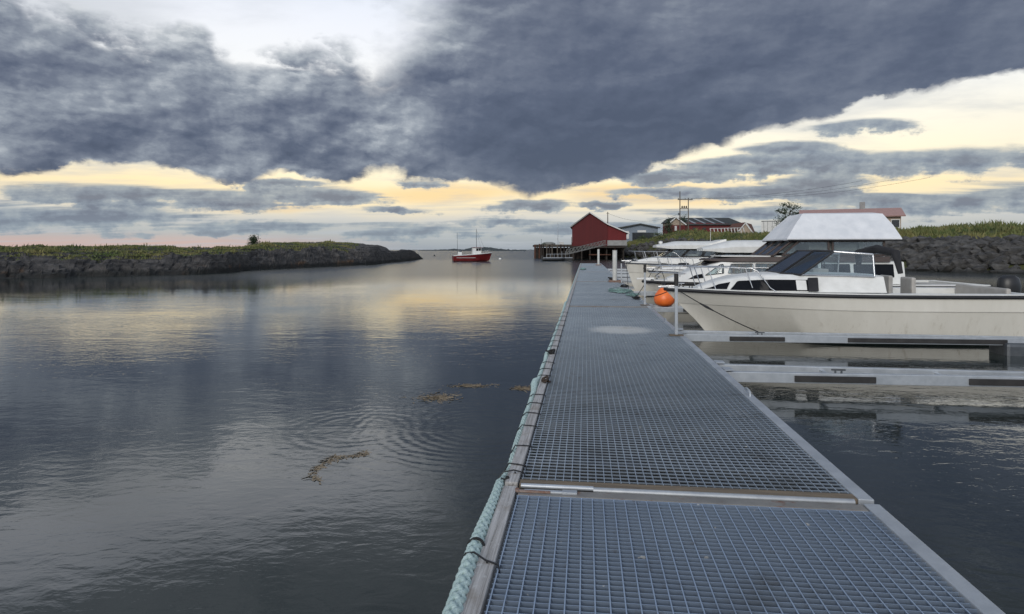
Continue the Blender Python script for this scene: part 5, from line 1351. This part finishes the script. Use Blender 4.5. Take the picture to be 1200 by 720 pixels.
# --- white container
Y = 135; o = wp(902.5, 280, Y); R_ = lambda *p: rel(pxz(p, Y), o)
t = empty('shipping_container', o, -.40, 'white box container with door bars left of the leafy tree', 'container')
(x0, z0), (x1, z1) = R_((893, 281), (912, 259))
MB().box((0, 3, (z0 + z1) / 2), (x1 - x0, 6, z1 - z0)).build('body', M_white, t, bevel=.03)
for k, nm in ((0, 0), (1, 1)):
    xm = lerp(x0, x1, .27 + .46 * k); MB().box((xm, -.03, (z0 + z1) / 2), ((x1 - x0) * .42, .06, (z1 - z0) * .94)).build('door', M_white, t)
for k in range(4): x = lerp(x0, x1, (.14, .36, .62, .85)[k]); MB().tube([(x, -.10, z0 + .1), (x, -.10, z1 - .1)], .035, 6).build('lock_bar', M_galv_dark, t)
MB().box((0, -.05, z1 - .06), (x1 - x0 + .02, .12, .16)).build('top_rail', M_galv_dark, t)

# --- white rack fence
Y = 128; p0, p1 = wp(832, 268, Y), wp(871, 267.2, Y + 14)
t = empty('picket_fence', p0, 0, 'white open fence of slanting posts on the bank in front of the long barn', 'fence')
dd = p1 - p0
MB().bar((0, 0, 0), dd, .10, .16).build('rail', M_white, t)
for k in range(11):
    q = dd * (k / 10); MB().bar(q + Vector((.0, -.06, .05)), q + Vector((.42, -.06, -2.0)), .16, .08, up=Vector((0, 1, 0))).build('post', M_white, t)

# --- power poles and wires
Y = 140
def pole_thing(name, px, ytop, ybot, label, cat='pole', r=.14, arms=()):
    t = thing_at(name, px, ybot, Y, label, cat); h = wz(ytop, Y) - wz(ybot, Y)
    MB().tube([(0, 0, -1.5), (0, 0, h)], [r, r * .7], 10).build('shaft', M_pole, t, smooth=50)
    return t, h
t = thing_at('power_pole', 800, 272, Y, 'twin-legged power pole with crossarm and dark transformer, tallest on the bank', 'power pole')
h1 = wz(224.5, Y) - wz(272, Y); h2 = wz(232, Y) - wz(272, Y); xa = wx(796.8, Y) - wx(800, Y); xb = wx(806.6, Y) - wx(800, Y)
MB().tube([(xa, 0, -1.5), (xa, 0, h1)], [.15, .10], 10).build('leg', M_pole, t, smooth=50)
MB().tube([(xb, 0, -1.5), (xb, 0, h2)], [.15, .10], 10).build('leg', M_pole, t, smooth=50)
zc = wz(234.2, Y) - wz(272, Y); xc0, xc1 = wx(794, Y) - wx(800, Y), wx(811.5, Y) - wx(800, Y)
MB().bar((xc0, -.12, zc), (xc1, -.12, zc), .14, .18).build('crossarm', M_pole, t)
zt = wz(243, Y) - wz(272, Y)
MB().bar((xa, -.1, zt - .3), (xb, -.1, zt - .3), .12, .14).build('brace', M_pole, t)
for k in range(3): MB().lathe([(0, 0), (.16, .0), (.20, .2), (.12, .42), (.06, .5), (0, .5)], (lerp(xa, xb, .25 + .25 * k), -.1, zt - .18), 10).build('transformer', M_black, t, smooth=50)
for x in (xc0 + .15, (xc0 + xc1) / 2, xc1 - .15): MB().lathe([(0, 0), (.05, 0), (.08, .08), (.05, .12), (.08, .2), (0, .26)], (x, -.12, zc + .09), 8).build('insulator', M_black, t)
MB().box((xa - .25, -.1, wz(251, Y) - wz(272, Y)), (.35, .3, .5)).build('switch_box', M_galv_dark, t)
T = Vector(t.location)
t, h = pole_thing('utility_pole', 712.2, 248.5, 266, 'short single utility pole rising behind the red boathouse roof', r=.13)
MB().bar((-.3, 0, h - .35), (.3, 0, h - .35), .08, .08).build('crossarm', M_pole, t)
T2 = Vector(t.location) + Vector((0, 0, h - .3))
def wire(a, b, sag, label, group=None):
    a, b = Vector(a), Vector(b); m = MB()
    m.tube([a.lerp(b, k / 20) - Vector((0, 0, sag * 4 * (k / 20) * (1 - k / 20))) for k in range(21)], .022, 5)
    return tag(m.build('power_line', M_black), label, 'wire', group)
for k, (x, dz) in enumerate(((xc0 + .15, 0), ((xc0 + xc1) / 2, 0), (xc1 - .15, 0))):
    wire(T + Vector((x, -.12, zc + .33)), wp(1010 + 40 * k, 212 - 2 * k, 125), 1.0 + .25 * k, 'thin power line running right from the twin pole', 'power lines right of the twin pole')
wire(T + Vector((xa, 0, h1 - 5.0)), T2, 1.8, 'thin sagging wire between the twin pole and the boathouse pole')
# ------------------------------------------------------------------ trees and bushes
M_bark = pmat('tree_bark', (.05, .042, .034), (.08, .068, .055), scale=6, stretch=(1, 1, .3), rough=.9)
M_leaf = pmat('leaf_green', (.032, .055, .018), (.065, .085, .028), scale=1.2, rough=.7)
M_leafd = pmat('leaf_dark', (.018, .036, .014), (.035, .055, .02), scale=1.2, rough=.7)
def tree(name, px, py, Y, label, limbs, leaf=M_leaf, size=.16, cat='tree', tr=.10, seed=1, group=None):
    # limbs: list of (path of local points, clump radius, leaves, squash)
    rng = random.Random(seed); t = thing_at(name, px, py, Y, label, cat, group)
    tk = MB(); cr = MB()
    for path, cradius, n, sq in limbs:
        m = len(path); tk.tube(path, [tr * lerp(1, .25, i / max(1, m - 1)) for i in range(m)], 7)
        for k in range(n):
            i = rng.uniform(max(0, m - 2), m - 1) if m > 1 else 0
            a = Vector(path[int(i)]); b = Vector(path[min(int(i) + 1, m - 1)]); c = a.lerp(b, i - int(i))
            d = Vector((rng.gauss(0, 1), rng.gauss(0, 1), rng.gauss(0, 1) * sq)) * cradius * .5
            if mn.noise((c + d) * (1.6 / cradius) + Vector((seed, 0, 0))) < -.12: continue
            p = c + d; s = size * rng.uniform(.6, 1.35)
            ax = Vector((rng.gauss(0, 1), rng.gauss(0, 1), rng.gauss(0, .7))).normalized(); ay = ax.orthogonal().normalized()
            cr.add([p - ax * s, p + ay * s * .45, p + ax * s, p - ay * s * .45], [(0, 1, 2, 3)])
    tk.build('trunk', M_bark, t, smooth=60); cr.build('crown', leaf, t)
    return t
# loose wind-bent tree by the container
rng = random.Random(5)
tree('leafy_tree', 922, 276, 118, 'loose-crowned leafy tree with open top, right of the white container', [
    ([(0, 0, -1), (.1, 0, 1.5), (0, 0, 3.0)], 1.9, 1500, 1.1), ([(0, 0, 1.0), (.9, 0, 2.4), (1.3, .2, 3.2)], 1.5, 700, .9), ([(0, 0, 1.0), (-.5, 0, 2.0), (-.6, 0, 2.6)], 1.2, 420, 1),
    ([(0, 0, 2.6), (-.4, 0, 4.2), (-.5, 0, 5.2)], .95, 260, .7), ([(-.3, 0, 4.0), (-1.2, .1, 4.6), (-1.7, .2, 4.75)], .60, 130, .6), ([(0, 0, 2.8), (.7, 0, 4.6), (.3, 0, 6.3)], .85, 220, .6),
    ([(.5, 0, 4.2), (1.3, 0, 5.2), (2.1, 0, 5.5)], .9, 230, .7), ([(.6, 0, 4.0), (1.5, 0, 4.3), (2.3, 0, 4.1)], .7, 150, .6), ([(.4, 0, 5.4), (-.4, 0, 6.0), (-.8, 0, 5.8)], .6, 120, .6),
    ([(1.2, 0, 3.8), (2.8, .3, 4.4), (3.6, .4, 4.7)], .55, 90, .5), ([(2.8, .3, 4.3), (4.2, .3, 4.4), (5.0, .3, 4.6)], .45, 70, .5)], M_leafd, .17, seed=3, tr=.12)
tree('dark_shrub_tree', 783.5, 273, 146, 'narrow dark bushy tree at the left end of the small gabled house', [([(0, 0, -1), (0, 0, 1.2)], 1.3, 700, 1.1), ([(0, 0, .8), (.1, 0, 2.3)], .95, 420, 1.2), ([(.1, 0, 2), (.0, 0, 3.2)], .5, 140, 1.2)], M_leafd, .17, seed=5)
tree('dark_shrub_tree', 801.5, 268, 158, 'dark round treetop between the two legs of the power pole', [([(0, 0, -1), (0, 0, 2.4)], 1.3, 650, 1.1), ([(0, 0, 2), (0, 0, 3.2)], .8, 260, 1.)], M_leafd, .18, seed=6)
tree('lone_bush', 297.5, 284.4, 82, 'round dark bush standing alone on top of the rocky islet', [([(0, 0, -.3), (0, 0, .42)], .72, 1300, .85), ([(0, 0, .2), (.16, 0, .80)], .42, 400, .8), ([(0, 0, .2), (-.30, 0, .55)], .42, 360, .8)], M_leafd, .085, 'bush', tr=.05, seed=9)
for k, (px, py, Yb, s) in enumerate(((752, 279, 148, .9), (770, 275, 139, 1.1), (815, 274.5, 124, 1.0), (845, 276, 116, .8), (885, 276, 108, .9))):
    tree('low_shrub', px, py, Yb, 'low green shrub on the crest of the grassy bank', [([(0, 0, -.5), (0, 0, .3)], 1.2 * s, 380, .55), ([(0, 0, 0), (.7 * s, 0, .2)], .9 * s, 220, .5)], M_leaf, .13, 'shrub', tr=.05, seed=20 + k, group='low shrubs on the bank')
